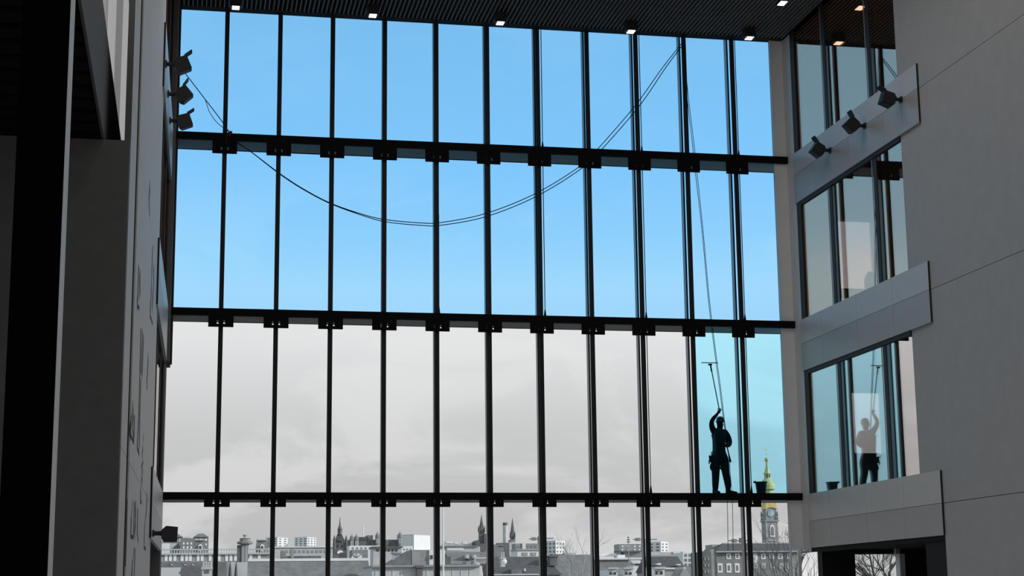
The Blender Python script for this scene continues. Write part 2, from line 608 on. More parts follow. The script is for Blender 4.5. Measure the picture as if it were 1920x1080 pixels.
for i, (px, py, mt) in enumerate(((1682, 1034, 'post_grey'), (1760, 1028, 'post_grey'), (1571, 1040, 'furniture'))):
    p = atX(px, py, 15.5)
    q = empty('emergency_light', p, ('small pale box light hanging beside the passage window', 'small pale box light at the near end of the dark passage',
                                     'small dark box light deep in the black passage')[i], 'light', 'box lights under the passage soffit')
    MB().box(p.x - .05, p.x + .05, p.y - .05, p.y + .05, p.z - .055, p.z + .055).build('case', mt, q)
    MB().box(p.x - .01, p.x + .01, p.y - .01, p.y + .01, p.z + .055, 1.2).build('stem', 'lamp_black', q)

# --- left foreground: panel wall, overhanging floor with fascia, black column
pw = tag(MB().box(-9, Lx(19.7) - .0, 19.4, 19.7, FL, 5.42).build('wall_screen', 'panel_dark'), 'dark grey wall facing the viewer behind the black column', kind='structure')
up_ = empty('wall_gallery', (-3, 15, 5.42), 'overhanging upper gallery on the left with pale glazing', kind='structure')
MB().box(-9, -1.07, 2, 19.9, 5.55, 6.66).build('gallery_slab', 'joint', up_)
MB().box(-1.07, -1.04, 2, 30, 5.42, 6.66).build('fascia', 'panel_dark', up_)
s0 = MB().box(-9, -1.08, 2.0, 2.30, 5.43, 5.55).build('soffit_slat', 'soffit_slat', up_)
for i in range(1, 39):
    again(s0, (0, .455 * i, 0))
for i in range(14):
    a = 2 + i * 2
    MB().box(-1.12, -1.08, a + .03, a + 1.97, 6.66, 9.5).build('gallery_panel', 'glazing_glow' if i % 2 else 'glazing_glow_dim', up_)
MB().box(-1.14, -1.06, 2, 30, 9.5, 10.7).build('fascia', 'panel_dark', up_)

cb = empty('column', (-1.17, 13.2, FL), 'tall black column with a pale lit side edge at far left', 'column')
MB().box(-1.36, -1.005, 13.0, 13.42, FL, 5.43).build('shaft', 'column_black', cb)
MB().box(-1.36, -.995, 12.99, 13.0, FL, 5.43).build('front_plate', 'column_black', cb)
MB().box(-1.005, -.99, 13.0, 13.43, FL, 5.43).build('lit_side', 'column_lit_side', cb)

tag(MB().box(-9.3, -9, -12, 38.3, FL, 14.4).build('wall_far_left', 'panel_dark'), 'dark outer wall beyond the left gallery', kind='structure')

# ------------------------------------------------------------------ lamps


def flood(name, base, out, tilt, label, group, flap=True):
    """wall flood light: plate, arm, box body turned on its arm, flap and lens; out = unit vector from the wall"""
    out = Vector(out)
    r = empty(name, base, label, 'spotlight', group)
    base = Vector(base)
    al = Vector((0, 1, 0))
    MB().obox(base + out * .015, out, al, (0, 0, 1), .015, .06, .06).build('mount_plate', 'lamp_black', r)
    MB().tube([base, base + out * .10, base + out * .17], [.045, .04, .05], 8).build('arm', 'lamp_black', r)
    c = base + out * .30
    a1 = (out * math.cos(tilt) + Vector((0, 0, 1)) * math.sin(tilt)).normalized()
    a2 = (out * -math.sin(tilt) + Vector((0, 0, 1)) * math.cos(tilt)).normalized()
    a3 = a1.cross(a2)
    bo = MB()
    bo.prism([c + a1 * u + a2 * v - a3 * .12 for u, v in ((-.14, -.09), (-.10, -.15), (.14, -.15), (.15, .11), (-.06, .13), (-.14, .06))], a3 * .24)
    body = bo.build('body', 'lamp_black', r)
    MB().obox(c - a2 * .152, a1, a2, a3, .10, .006, .10).build('lens', 'lens_dim', body)
    if flap:
        MB().obox(c + a1 * .20 + a2 * .15, (a1 + a2 * .25).normalized(), (a2 - a1 * .25).normalized(), a3, .085, .012, .10).build('flap', 'lamp_black', r)
    return r


wh = ('nearest', 'middle one', 'farthest')
for i, (px, py) in enumerate(((1690, 187), (1622, 236), (1557, 282))):
    p = atX(px, py, XR - .035)
    flood('floodlight', p, (-1, 0, 0), math.radians((22, 48, 38)[i]),
          'black floodlight on the right upper panel band, %s' % ('at its near end', 'in the middle', 'closest to the glass')[i], 'floodlights on the right wall')
for i, (px, py) in enumerate(((310, 120), (314, 176), (318, 226))):
    p = lp(px, py, .035)
    flood('floodlight', p, (1, 0, 0), math.radians((25, 42, 22)[i]),
          'black floodlight on the left wall, %s of three above the cable' % ('topmost', 'middle', 'lowest')[i], 'floodlights on the left wall')
p = lp(286, 1000, .035)
flood('floodlight', p, (1, 0, 0), 0, 'black floodlight low on the left wall under the lowest gantry', None, False)

for i, (px, py) in enumerate(((442, 15), (699, 30), (938, 44), (1183, 60), (1405, 72))):
    p = atZ(px, py, 13.66)
    lm = empty('ceiling_spotlight', (p.x, p.y, 13.66), 'black box spotlight under the ceiling, %s from the left' % ('first', 'second', 'third', 'fourth', 'fifth')[i],
               'spotlight', 'box spotlights along the top of the glass')
    MB().box(p.x - .13, p.x + .13, p.y - .13, p.y + .13, 13.67, 13.90).build('housing', 'lamp_black', lm)
    MB().box(p.x - .085, p.x + .085, p.y - .11, p.y + .11, 13.655, 13.67).build('lens', 'lens', lm)
    MB().tube([(p.x, p.y, 13.9), (p.x, p.y, 14.0)], .03, 8).build('stem', 'lamp_black', lm)
p = atZ(1467, 6, 13.90)
lm = empty('recessed_downlight', (p.x, p.y, 13.9), 'square glowing downlight set in the slatted ceiling near the right wall', 'light')
MB().box(p.x - .10, p.x + .10, p.y - .16, p.y + .16, 13.90, 13.985).build('trim_frame', 'lamp_black', lm)
MB().box(p.x - .08, p.x + .08, p.y - .14, p.y + .14, 13.89, 13.90).build('lens', 'lens', lm)
# unseen downlights: front rows inferred from reflections, back rows added to brighten the hall
hl = bpy.data.lights.new('downlight_fill', 'AREA')
hl.shape = 'RECTANGLE'
hl.size, hl.size_y = .30, .40
hl.energy = 20
hl.color = (1, .95, .90)
spots = [(x, y) for y in (32.0, 29.6) for x in (1.1, 4.25, 7.4, 10.65)] + [(x, y) for y in (26, 22, 18, 14, 9, 4, -2) for x in (2.5, 7.4, 12.3)]
for i, (x, y) in enumerate(spots):
    tf = MB().box(x - .18, x + .18, y - .23, y + .23, 13.90, 13.985).build('downlight', 'lamp_black', ceil)
    lo = bpy.data.objects.new('downlight_fill', hl)
    COL.objects.link(lo)
    place(lo, tf, (x, y, 13.88))
# @@CITY@@
# ------------------------------------------------------------------ the town beyond the glass
GR = -2.4
mat('ground_mat', (.16, .16, .155), rough=.95, var=.3, scale=.05)
mat('white_render', (.80, .80, .79), rough=.8, var=.05, scale=.4)
mat('pale_stone', (.56, .56, .55), rough=.85, var=.12, scale=.5)
mat('grey_stone', (.33, .33, .325), rough=.9, var=.18, scale=.6)
mat('mid_brick', (.25, .25, .245), rough=.9, var=.15, scale=.8)
mat('dark_stone', (.15, .15, .148), rough=.9, var=.25, scale=.7)
mat('slate', (.095, .095, .098), rough=.85, var=.25, scale=1.2)
mat('slate_light', (.19, .19, .19), rough=.85, var=.22, scale=.9)
mat('lead', (.42, .42, .42), rough=.7)
mat('window_white', (.92, .92, .92), rough=.4)
mat('window_dark', (.06, .06, .065), rough=.25)
mat('tower_stone_gilt', (.72, .45, .17), rough=.6, var=.25, scale=.8)
mat('tower_gold', (.64, .51, .19), rough=.6, var=.25, scale=.8)
mat('gilt', (1.0, .80, .45), rough=.3, metal=.3)
mat('clock_blue', (.20, .52, .72), rough=.5)
mat('bark', (.085, .082, .08), rough=.95, var=.3, scale=3)
mat('twig_pale', (.33, .33, .325), rough=.95)

tag(MB().box(-2500, 3500, 39.2, 4500, GR - 1, GR).build('ground', 'ground_mat'), 'grey ground of the town outside', kind='structure')


def tz(x, y, Y):
    return atY(x, y, Y)


class Bld:
    """a building: an Empty at its base that parents walls, roofs, windows and chimneys, placed at its own distance"""

    def __init__(s, name, label, Y, x0, x1, ytop, dep, m, cat='building', group='buildings of the town', wall='wall'):
        a, b = tz(x0, ytop, Y), tz(x1, ytop, Y)
        s.Y, s.dep, s.x0, s.x1, s.zt = Y, dep, a.x, b.x, (a.z + b.z) / 2
        s.root = empty(name, ((a.x + b.x) / 2, Y + dep / 2, GR), label, cat, group)
        if m:
            MB().box(a.x, b.x, Y, Y + dep, GR, s.zt).build(wall, m, s.root)

    def slab(s, x0, x1, yt, yb, m, name='band', d0=-.3, d1=None):
        a, b = tz(x0, yt, s.Y), tz(x1, yb, s.Y)
        MB().box(a.x, b.x, s.Y + d0, s.Y + (s.dep if d1 is None else d1), b.z, a.z).build(name, m, s.root)
        return s

    def wins(s, cx, cy, w, h, m='window_white', pane=None, name='window'):
        for x in cx:
            for y in cy:
                a, b = tz(x - w / 2, y - h / 2, s.Y), tz(x + w / 2, y + h / 2, s.Y)
                o = MB().box(a.x, b.x, s.Y - .12, s.Y + .05, b.z, a.z).build(name, m, s.root)
                if pane:
                    dx, dz = (b.x - a.x) * .24, (a.z - b.z) * .2
                    MB().box(a.x + dx, b.x - dx, s.Y - .16, s.Y - .1, b.z + dz, a.z - dz).build('pane', pane, o)
        return s

    def roof(s, kind, ye, yr, m, x0=None, x1=None, inset=0., over=.4, name='roof', ridge=None):
        """ridge along X; ye and yr are the pixel heights of eaves and ridge"""
        X0 = s.x0 if x0 is None else tz(x0, ye, s.Y).x
        X1 = s.x1 if x1 is None else tz(x1, ye, s.Y).x
        xm = (X0 + X1) / 2
        px = project(Vector((xm, s.Y, 0)))[0]
        ze = tz(px, ye, s.Y).z
        zr = tz(px, yr, s.Y + s.dep / 2).z
        y0, y1 = s.Y - over, s.Y + s.dep + over
        ym = (y0 + y1) / 2
        i0 = inset * (X1 - X0)
        mb = MB()
        v = [(X0, y0, ze), (X1, y0, ze), (X1, y1, ze), (X0, y1, ze), (X0 + i0, ym, zr), (X1 - i0, ym, zr)]
        mb.v += [Vector(q) for q in v]
        mb.f += [(0, 1, 5, 4), (2, 3, 4, 5), (1, 2, 5), (3, 0, 4), (3, 2, 1, 0)]
        o = mb.build(name, m, s.root)
        if ridge:
            h = (zr - ze) * .05
            MB().box(X0 + i0, X1 - i0, ym - .4, ym + .4, zr - h, zr + h).build('ridge', ridge, o)
        return s

    def stack(s, x0, x1, yt, yb, m='grey_stone', pots=0, dd=1.2, d0=-.05):
        a, b = tz(x0, yt, s.Y), tz(x1, yb, s.Y)
        o = MB().box(a.x, b.x, s.Y + d0, s.Y + d0 + dd, b.z, a.z).box(a.x - .12, b.x + .12, s.Y + d0 - .12, s.Y + d0 + dd + .12, a.z - .25, a.z).build('chimney', m, s.root)
        for i in range(pots):
            x = a.x + (b.x - a.x) * (i + .5) / pots
            MB().lathe((x, s.Y + d0 + dd / 2, a.z), [(.13, 0), (.11, .5), (.14, .55), (.13, .7)], 8).build('chimney_pot', 'pale_stone', o)
        return s


def project(P):
    z = P.dot(fw)
    return 960 + F * P.dot(rt) / z, 540 - F * P.dot(up) / z


def corner(name, label, Y, xl, xc, xr, yt, m, m2=None, cols=0, rws=0, yb=None, wm='window_dark', band=None):
    """a block standing cornerwise: its corner at xc, one face running back to xl, the other to xr"""
    c = tz(xc, yt, Y)
    wl_, wr_ = (xc - xl) * Y / F, (xr - xc) * Y / F
    el, er = Vector((-1, 1, 0)), Vector((1, 1, 0))
    root = empty(name, (c.x, Y, GR), label, 'building', 'buildings of the town')
    p = [Vector((c.x, Y, GR)), Vector((c.x, Y, GR)) + er * wr_, Vector((c.x, Y, GR)) + er * wr_ + el * wl_, Vector((c.x, Y, GR)) + el * wl_]
    h = Vector((0, 0, c.z - GR))
    MB().hexa(p + [q + h for q in p]).build('wall', m, root)
    e = .25
    MB().hexa([q + h * .999 for q in p] + [q + h + Vector((0, 0, e)) for q in p]).build('parapet', m2 or m, root)
    if cols:
        zb = tz(xc, yb, Y).z
        for face, w, o in ((er, wr_, Vector((.7, -.7, 0))), (el, wl_, Vector((-.7, -.7, 0)))):
            for i in range(cols):
                for k in range(rws):
                    cc = Vector((c.x, Y, c.z + (zb - c.z) * (k + .6) / rws)) + face * (w * (i + .5) / cols)
                    MB().obox(cc, face.normalized(), o.normalized(), (0, 0, 1), w * 1.414 / cols * .24, .1, abs(c.z - zb) / rws * .26).build(
                        'window', wm, root)
    return root


# --- left of the town: civic range with balustrade and two attic pavilions
b = Bld('civic_range', 'long stone civic building with balustrade and rows of bright windows', 450, 290, 508, 1038.5, 14, 'grey_stone')
b.slab(290, 508, 1037.3, 1039.3, 'pale_stone', 'cornice', -.6, .2)
b.slab(290, 508, 1029.5, 1030.7, 'pale_stone', 'balustrade_rail', -.2, .2)
for i in range(44):
    b.slab(292 + i * 4.9, 293.6 + i * 4.9, 1030.7, 1037.5, 'pale_stone', 'baluster', -.1, .15)
b.wins([300, 311.5, 319.5, 328, 341.5, 350, 357, 371.5, 379, 394, 411, 425, 433, 441.5, 470, 486], [1046], 5, 12)
b.wins([296, 305, 324, 336, 346, 364, 386, 402, 418], [1062], 4, 9, 'window_dark')
for x in (375.5, 491.5):
    p0, p1, p2, p3 = tz(x - 13, 1038, 452), tz(x + 13, 1038, 452), tz(x + 8.5, 1013, 452), tz(x - 8.5, 1013, 452)
    o = MB().prism([p0, p1, p2, p3], (0, 5, 0)).build('attic_pavilion', 'mid_brick', b.root)
    q0, q1 = tz(x - 9.5, 1011, 451.7), tz(x + 9.5, 1013.2, 451.7)
    MB().box(q0.x, q1.x, 451.5, 457.5, q1.z, q0.z).build('attic_cornice', 'pale_stone', o)
    c = tz(x, 1027, 451.6)
    k = 450 / F
    for rr, mm, d in ((1.0, 'window_white', 0), (.58, 'window_dark', -.2)):
        n = 20
        MB().prism([c + Vector((3.9 * k * rr * math.cos(2 * math.pi * i / n), d, 6.4 * k * rr * math.sin(2 * math.pi * i / n))) for i in range(n)],
                   (0, .4, 0)).build('oval_window', mm, o)

for i, (x0, x1, nm) in enumerate(((313.5, 343, 'hip-roofed brick tower block at far left of the skyline'), (362.5, 391, 'hip-roofed brick tower block second from the left of the skyline'))):
    h = Bld('brick_tower_block', nm, 800, x0, x1, 1007, 9, 'mid_brick')
    h.roof('hip', 1007, 1000.5, 'slate_light', inset=.33, over=.6)
    h.wins([x0 + 5, x0 + 14, x0 + 24], [1012], 2.6, 4)
    h.wins([x0 + 5, x0 + 24], [1021], 2.6, 4)
h = Bld('brick_link_block', 'lower brick block with small white windows between two hip-roofed towers', 790, 338, 364, 1009, 8, 'mid_brick')
h.wins([344.5, 351.5, 358.5], [1019, 1026.5], 3, 4)
h.slab(344, 356, 1006.5, 1009.2, 'pale_stone', 'plant_room', 1, 5)
h = Bld('white_gable_hall', 'bright white hall with a sloping roof behind the balustrade at far left', 520, 290, 319, 1016, 10, 'white_render')
a, c_, d_ = tz(319, 1016, 520), tz(339, 1014, 520), tz(319, 1029, 520)
MB().prism([a, d_, tz(338, 1014.5, 520)], (0, 8, 0)).build('sloping_roof', 'pale_stone', h.root)
h.slab(290, 340, 1013.8, 1016, 'lead', 'eaves', -.4)

# ornate stone ventilation tower
t = empty('stone_turret', tz(458, 1080, 200), 'ornate stone turret with a wide flaring cap above the dark roofs', 'tower', None)
WORLD[t.name] = Vector((tz(458, 1080, 200).x, 200, GR))
t.location = WORLD[t.name]
k = 200 / F
cx = tz(459, 1050, 200).x


def zz(y, Y, x=960):
    return tz(x, y, Y).z


def Z2(y):
    return zz(y, 200, 459)


MB().box(cx - 6 * k, cx + 6 * k, 200, 200 + 13 * k, GR, Z2(1018)).build('shaft', 'grey_stone', t)
MB().box(cx + 1.0 * k, cx + 2.2 * k, 199.95, 200, GR, Z2(1022)).build('shaft_rib', 'pale_stone', t)
MB().lathe((cx, 200.4, 0), [(7 * k, Z2(1024)), (8 * k, Z2(1021)), (15 * k, Z2(1019.5)), (15.5 * k, Z2(1016)), (11 * k, Z2(1015)), (10 * k, Z2(1010)), (11 * k, Z2(1009.5)), (6 * k, Z2(1008.5))], 8, rot=.39).build('cap', 'mid_brick', t)
MB().lathe((cx, 200.4, 0), [(4 * k, Z2(1009)), (2.5 * k, Z2(1006.5)), (4.5 * k, Z2(1002.5)), (2 * k, Z2(1003.5))], 8).build('crown', 'lead', t)
MB().box(cx - 14 * k, cx - 6 * k, 200.1, 200.9, GR, Z2(1022)).build('shadow_side', 'dark_stone', t)  # dark block stands in for the shadow side of the shaft
b = Bld('turret_house', 'rough stone gable at the foot of the flaring turret', 194, 430, 464, 1054, 3, 'pale_stone', group=None)
for x in (431.5, 442.5):
    MB().lathe((tz(x, 1070, 193.6).x, 193.6, 0), [(3.2 * k, zz(1085, 193.6, x)), (2.0 * k, zz(1066, 193.6, x)), (.3 * k, zz(1051, 193.6, x))], 4).build('dark_pinnacle', 'slate', b.root)

# near roofs, far left
b = Bld('parapet_house', 'mid grey parapet wall with small skylights in front of the civic building', 300, 290, 425, 1054, 8, 'slate_light', group='near roofs at lower left')
b.wins([322, 347, 362], [1059], 4, 2, 'pale_stone', name='skylight')
b = Bld('low_gable_house', 'low house with dark pitched roof at the bottom left corner', 230, 286, 352, 1086, 8, 'grey_stone', group='near roofs at lower left')
b.roof('gable', 1094, 1064, 'lead', x0=284, x1=338)
b.roof('gable', 1096, 1062, 'slate', x0=318, x1=400, inset=.32)
b = Bld('pot_chimney_house', 'chimney stack with a row of pots on the left roofs', 215, 377, 399, 1085, 4, 'grey_stone', group='near roofs at lower left')
b.stack(379, 397, 1064, 1088, 'pale_stone', 6)
b.wins([388], [1072], 8, 6, 'dark_stone', name='recess')

# slate shed with a pale ridge
b = Bld('slate_shed', 'long dark slate roof with a white ridge line', 240, 463, 697, 1092, 10, 'dark_stone', group=None)
b.roof('gable', 1100, 1049.5, 'slate_light', x0=463, x1=697, ridge='white_render')
b.stack(684, 697, 1063, 1085, 'dark_stone', 0, 2, -1)

# low pale range and flats behind
b = Bld('pale_low_range', 'low pale flat-roofed range of windows below the grey flats', 620, 512, 628, 1026, 12, 'pale_stone')
b.slab(512, 628, 1024.6, 1026.4, 'white_render', 'parapet', -.5)
b.wins([530 + i * 8 for i in range(12)], [1034], 4.2, 5, 'grey_stone')
b = Bld('dark_workshop', 'dark low workshop roof before the pale range', 400, 530, 602, 1042.5, 9, 'dark_stone')
b.slab(545, 551, 1030, 1046, 'grey_stone', 'chimney', -.2, 2)
b.slab(527, 536, 1034, 1046, 'mid_brick', 'annex', -.2, 3)
corner('flat_block', 'sunlit white flat block left of the second mullion', 900, 500, 520.5, 540, 1008, 'white_render', 'pale_stone', 2, 4, 1025, 'mid_brick')
corner('flat_block', 'pair-faced flat block with bright right side above the pale low range', 900, 554, 576, 594, 1007.5, 'white_render', 'pale_stone', 3, 4, 1025, 'mid_brick')

# baronial tower
Yb = 600
kb = Yb / F
xb = tz(638, 1020, Yb).x


def Zb(y):
    return zz(y, Yb, 638)


t = empty('baronial_tower', (xb, Yb, GR), 'dark baronial stone tower with steep roof, corner turrets and spire', 'tower', None)
MB().box(xb - 12 * kb, xb + 12 * kb, Yb, Yb + 22 * kb, GR, Zb(1018)).build('wall', 'dark_stone', t)
MB().prism([(xb - 11 * kb, Yb + 1, Zb(1018)), (xb + 11 * kb, Yb + 1, Zb(1018)), (xb + 3 * kb, Yb + 2, Zb(1000)), (xb - 3 * kb, Yb + 2, Zb(1000))], (0, 18 * kb, 0)).build('roof', 'slate', t)
MB().lathe((xb, Yb + 2, 0), [(4.2 * kb, Zb(1002)), (4.2 * kb, Zb(993)), (5 * kb, Zb(992)), (4 * kb, Zb(991)), (1.6 * kb, Zb(984)), (.5 * kb, Zb(973)), (.9 * kb, Zb(972)), (.3 * kb, Zb(969.5))], 8).build('spire', 'dark_stone', t)
for sx in (-1, 1):
    MB().lathe((xb + sx * 11 * kb, Yb, 0), [(2.4 * kb, Zb(1030)), (2.4 * kb, Zb(1013)), (2.9 * kb, Zb(1012)), (.2 * kb, Zb(1003))], 8).build('corner_turret', 'dark_stone', t)
    MB().box(xb + sx * 4 * kb - kb, xb + sx * 4 * kb + kb, Yb - .15, Yb + .1, Zb(1027), Zb(1021)).build('window', 'window_dark', t)
n = 12
MB().prism([(xb + 6 * kb * math.cos(math.pi * i / n), Yb - .2, Zb(1038) + 6 * kb * math.sin(math.pi * i / n)) for i in range(n + 1)], (0, .3, 0)).build('arched_window', 'window_white', t)
MB().box(xb - 2 * kb, xb + 9 * kb, Yb - 6, Yb - 3, GR, Zb(1037)).build('porch', 'slate', t)

# domed museum range
b = Bld('museum_range', 'dark sandstone range with four small domes right of the baronial tower', 640, 654, 752, 1012, 16, 'dark_stone')
b.slab(672, 690, 1007, 1013, 'slate', 'roof_block', -.2, 8)
b.slab(689, 699, 1003.5, 1013, 'mid_brick', 'roof_block', -.2, 8)
km = 640 / F
for x, yt in ((659.5, 1003.5), (668, 1003.5), (707.5, 999), (749.5, 998.5)):
    p = tz(x, 1010, 640)
    z = lambda y: zz(y, 639, x)
    o = MB().lathe((p.x, 639.2, 0), [(4.2 * km, GR), (4.2 * km, z(yt + 9)), (4.8 * km, z(yt + 8.6)), (4.4 * km, z(yt + 7.6)), (4.0 * km, z(yt + 4)), (2.7 * km, z(yt + 1.5)), (.8 * km, z(yt)), (.3 * km, z(yt - 3.5))], 10).build('domed_turret', 'mid_brick', b.root)
    for dx in (-1.6, 1.6):
        MB().box(p.x + dx * km - .7 * km, p.x + dx * km + .7 * km, 639.2 - 4.3 * km, 639.2 - 3.2 * km, z(yt + 20), z(yt + 11)).build('window', 'pale_stone', o)
p = tz(682, 1005, 660)
tag(MB().tube([(p.x, 662, GR), (p.x, 662, zz(985, 662, 682))], [.5, .22], 6).build('radio_mast', 'white_render'), 'thin white mast behind the domed museum', 'mast')
p = tz(729, 1015, 670)
b = empty('glass_pyramid', (p.x, 670, GR), 'pale pyramid roof between two dark domes', 'building', 'buildings of the town')
MB().lathe((p.x, 674, 0), [(18 * km, GR), (13 * km, zz(1015, 670, 729)), (1 * km, zz(1004, 670, 729))], 4, rot=.785).build('pyramid', 'pale_stone', b)
MB().lathe((p.x, 674, 0), [(.6 * km, zz(1006, 670, 729)), (.2 * km, zz(1002.5, 670, 729))], 4).build('finial', 'lead', b)
corner('white_warehouse', 'huge windowless white block with shaded left side near the centre', 780, 747, 776, 812, 1003, 'white_render', 'pale_stone')
b = Bld('white_annex', 'bright white box building below the huge white block', 560, 753, 774, 1024, 8, 'white_render')
b.wins([758, 764, 770], [1030], 2.4, 3, 'grey_stone')
b = Bld('flat_canopy_house', 'flat dark-roofed pavilion left of the white box building', 540, 700, 753, 1026, 9, 'pale_stone')
b.slab(698, 755, 1024.8, 1027, 'dark_stone', 'roof_edge', -1)
b.wins([708 + i * 7 for i in range(6)], [1032], 4, 4, 'window_dark')
b = Bld('white_terrace', 'white terrace wall below the domes', 560, 655, 713, 1023, 8, 'white_render')
b.wins([662 + 8 * i for i in range(6)], [1028], 3, 4, 'grey_stone')
b = Bld('grey_block_house', 'grey block with white fan window gable in front of the domes', 380, 660, 690, 1031, 6, 'mid_brick')
n = 12
c = tz(669, 1046, 379.5)
MB().prism([c + Vector((9.5 * 380 / F * math.cos(math.pi * i / n), 0, 8 * 380 / F * math.sin(math.pi * i / n))) for i in range(n + 1)], (0, .5, 0)).build('fan_window', 'window_white', b.root)
for i in (1, 2, 3):
    a_ = math.pi * i / 4
    MB().tube([c + Vector((0, -.1, 0)), c + Vector((9.5 * 380 / F * math.cos(a_), -.1, 8 * 380 / F * math.sin(a_)))], .08, 4).build('glazing_bar', 'mid_brick', b.root)

# gable house in the middle
b = Bld('gable_house', 'grey gable house with a long sloping roof and white end wall', 260, 771, 805, 1031, 7, 'grey_stone', group=None)
p = [tz(722, 1060, 260), tz(772, 1060, 260), tz(772, 1032, 260), tz(766, 1034, 260)]
MB().prism(p, (0, 7, 0)).build('sloping_roof', 'slate_light', b.root)
b.slab(740, 752, 1038, 1050, 'white_render', 'white_dormer', 1, 3)
b.slab(738, 754, 1035, 1038, 'grey_stone', 'dormer_roof', .6, 3.3)
b.slab(804.5, 834, 1031, 1090, 'white_render', 'end_wall', -.2, 6)
b.slab(806.5, 811, 1041, 1048, 'window_dark', 'window', -.35, 0)
b.slab(834, 845, 1044, 1090, 'dark_stone', 'lean_to', -.2, 4)
p = tz(831, 1050, 150)
fp = empty('flagpole', (p.x, 150, GR), 'tall white flagpole rising behind the glass near the centre', 'pole', None)
MB().tube([(p.x, 150, GR), (p.x, 150, zz(975, 150, 831)), (p.x, 150, zz(948, 150, 831))], [.085, .07, .05], 8).build('shaft', 'white_render', fp)
MB().ball((p.x, 150, zz(947, 150, 831)), .09).build('finial', 'white_render', fp)

b = Bld('stone_front_wall', 'low pale stone building with a flat coping at the bottom centre', 180, 697, 899, 1062, 8, 'pale_stone', group=None)
b.slab(696, 900, 1060, 1062.5, 'grey_stone', 'coping', -.4)
b.stack(780, 791, 1060.5, 1085, 'dark_stone', 0, .7, -.6)
for i in range(12):
    b.slab(704 + i * 16, 704.7 + i * 16, 1063, 1085, 'white_render', 'joint_strip', -.05, .1)
b = Bld('long_flat_range', 'long flat-roofed range with a white band left of the tall spire', 600, 822, 900, 1025, 10, 'pale_stone')
b.slab(822, 897, 1023.3, 1025.2, 'mid_brick', 'roof_edge', -.8)
b.slab(838, 869, 1026, 1032, 'white_render', 'white_band', -.3, .2)
b = Bld('rooftop_plant', 'cluttered white rooftop plant rooms above the long flat range', 700, 834, 885, 1018.5, 8, 'pale_stone')
b.slab(836, 848, 1014.5, 1019, 'white_render', 'plant_room', -.2, 4)
b.slab(852, 860, 1017, 1020, 'white_render', 'plant_room', -.2, 4)
b.slab(868, 876, 1015.5, 1020, 'white_render', 'plant_room', -.2, 4)
b = Bld('slate_terrace', 'grey slate terrace roof with dormers under the tall spire', 350, 842, 928, 1052, 9, 'grey_stone')
b.roof('gable', 1058, 1034.5, 'slate_light')
for x in (877, 891):
    b.slab(x - 3, x + 3, 1040, 1047, 'pale_stone', 'dormer', .2, 3)
b = Bld('white_rail_shed', 'small white-railed roof shed beside the curved shed', 220, 874, 888, 1052, 3, 'grey_stone', group=None)
b.slab(889.5, 891, 1042, 1075, 'white_render', 'post', -.2, .1)
b.slab(889, 912, 1045.5, 1047, 'white_render', 'rail', -.2, .1)
c = tz(901, 1080, 200)
ks = 200 / F
cs = empty('curved_shed', (c.x, 203, GR), 'pale round-backed shed roof at the bottom left of the dark hipped house', 'building')
MB().lathe((c.x, 203, 0), [(13 * ks, GR), (13 * ks, zz(1076, 200, 901)), (11 * ks, zz(1062, 200, 901)), (6.5 * ks, zz(1055, 200, 901)), (.5 * ks, zz(1052.5, 200, 901))], 14).build('dome_roof', 'lead', cs)
MB().box(c.x - 3 * ks, c.x + 3 * ks, 202.0, 202.3, GR, zz(1079, 200, 901)).build('door', 'dark_stone', cs)


def spire(name, label, Y, x, pts, m='dark_stone', ball=None, wing=None):
    p = tz(x, 1000, Y)
    k_ = Y / F
    r = empty(name, (p.x, Y, GR), label, 'church spire', None)
    pr = [(w_ * k_, zz(y_, Y, x)) for w_, y_ in pts]
    MB().lathe((p.x, Y, 0), pr[-3:], 8, rot=.39).build('spire', m, r)
    w0, zt_ = pr[0][0], pr[1][1]
    MB().box(p.x - w0, p.x + w0, Y - w0, Y + w0, GR, pr[-3][1]).build('tower', m, r)
    for sx in (-1, 1):
        for sy in (-1, 1):
            MB().lathe((p.x + sx * w0, Y + sy * w0, 0), [(1.1 * k_, pr[-3][1] - 6 * k_), (1.1 * k_, pr[-3][1] + 1 * k_), (.1 * k_, pr[-3][1] + 7 * k_)], 4).build('pinnacle', m, r)
    for dx in (-.4, .4):
        MB().box(p.x + dx * w0 - .5 * k_, p.x + dx * w0 + .5 * k_, Y - w0 - .2, Y - w0, pr[-3][1] - 9 * k_, pr[-3][1] - 2 * k_).build('lancet', 'window_dark', r)
    if ball:
        MB().ball((p.x, Y, zz(ball, Y, x)), 1.0 * k_).build('finial', 'window_white', r)
        MB().tube([(p.x, Y, pr[-1][1] - .3), (p.x, Y, zz(ball, Y, x))], .12 * k_, 4).build('rod', m, r)
    if wing:
        for wi, (a0, a1, yt) in enumerate(wing):
            YY = Y - 2 - wi * .4
            q0, q1 = tz(a0, yt, Y), tz(a1, yt, Y)
            MB().prism([(q0.x, YY, GR), (q1.x, YY, GR), (q1.x, YY, q1.z), ((q0.x + q1.x) / 2, YY, q1.z + 3 * k_), (q0.x, YY, q0.z)], (0, 10, 0)).build('wing', m, r)
    return r


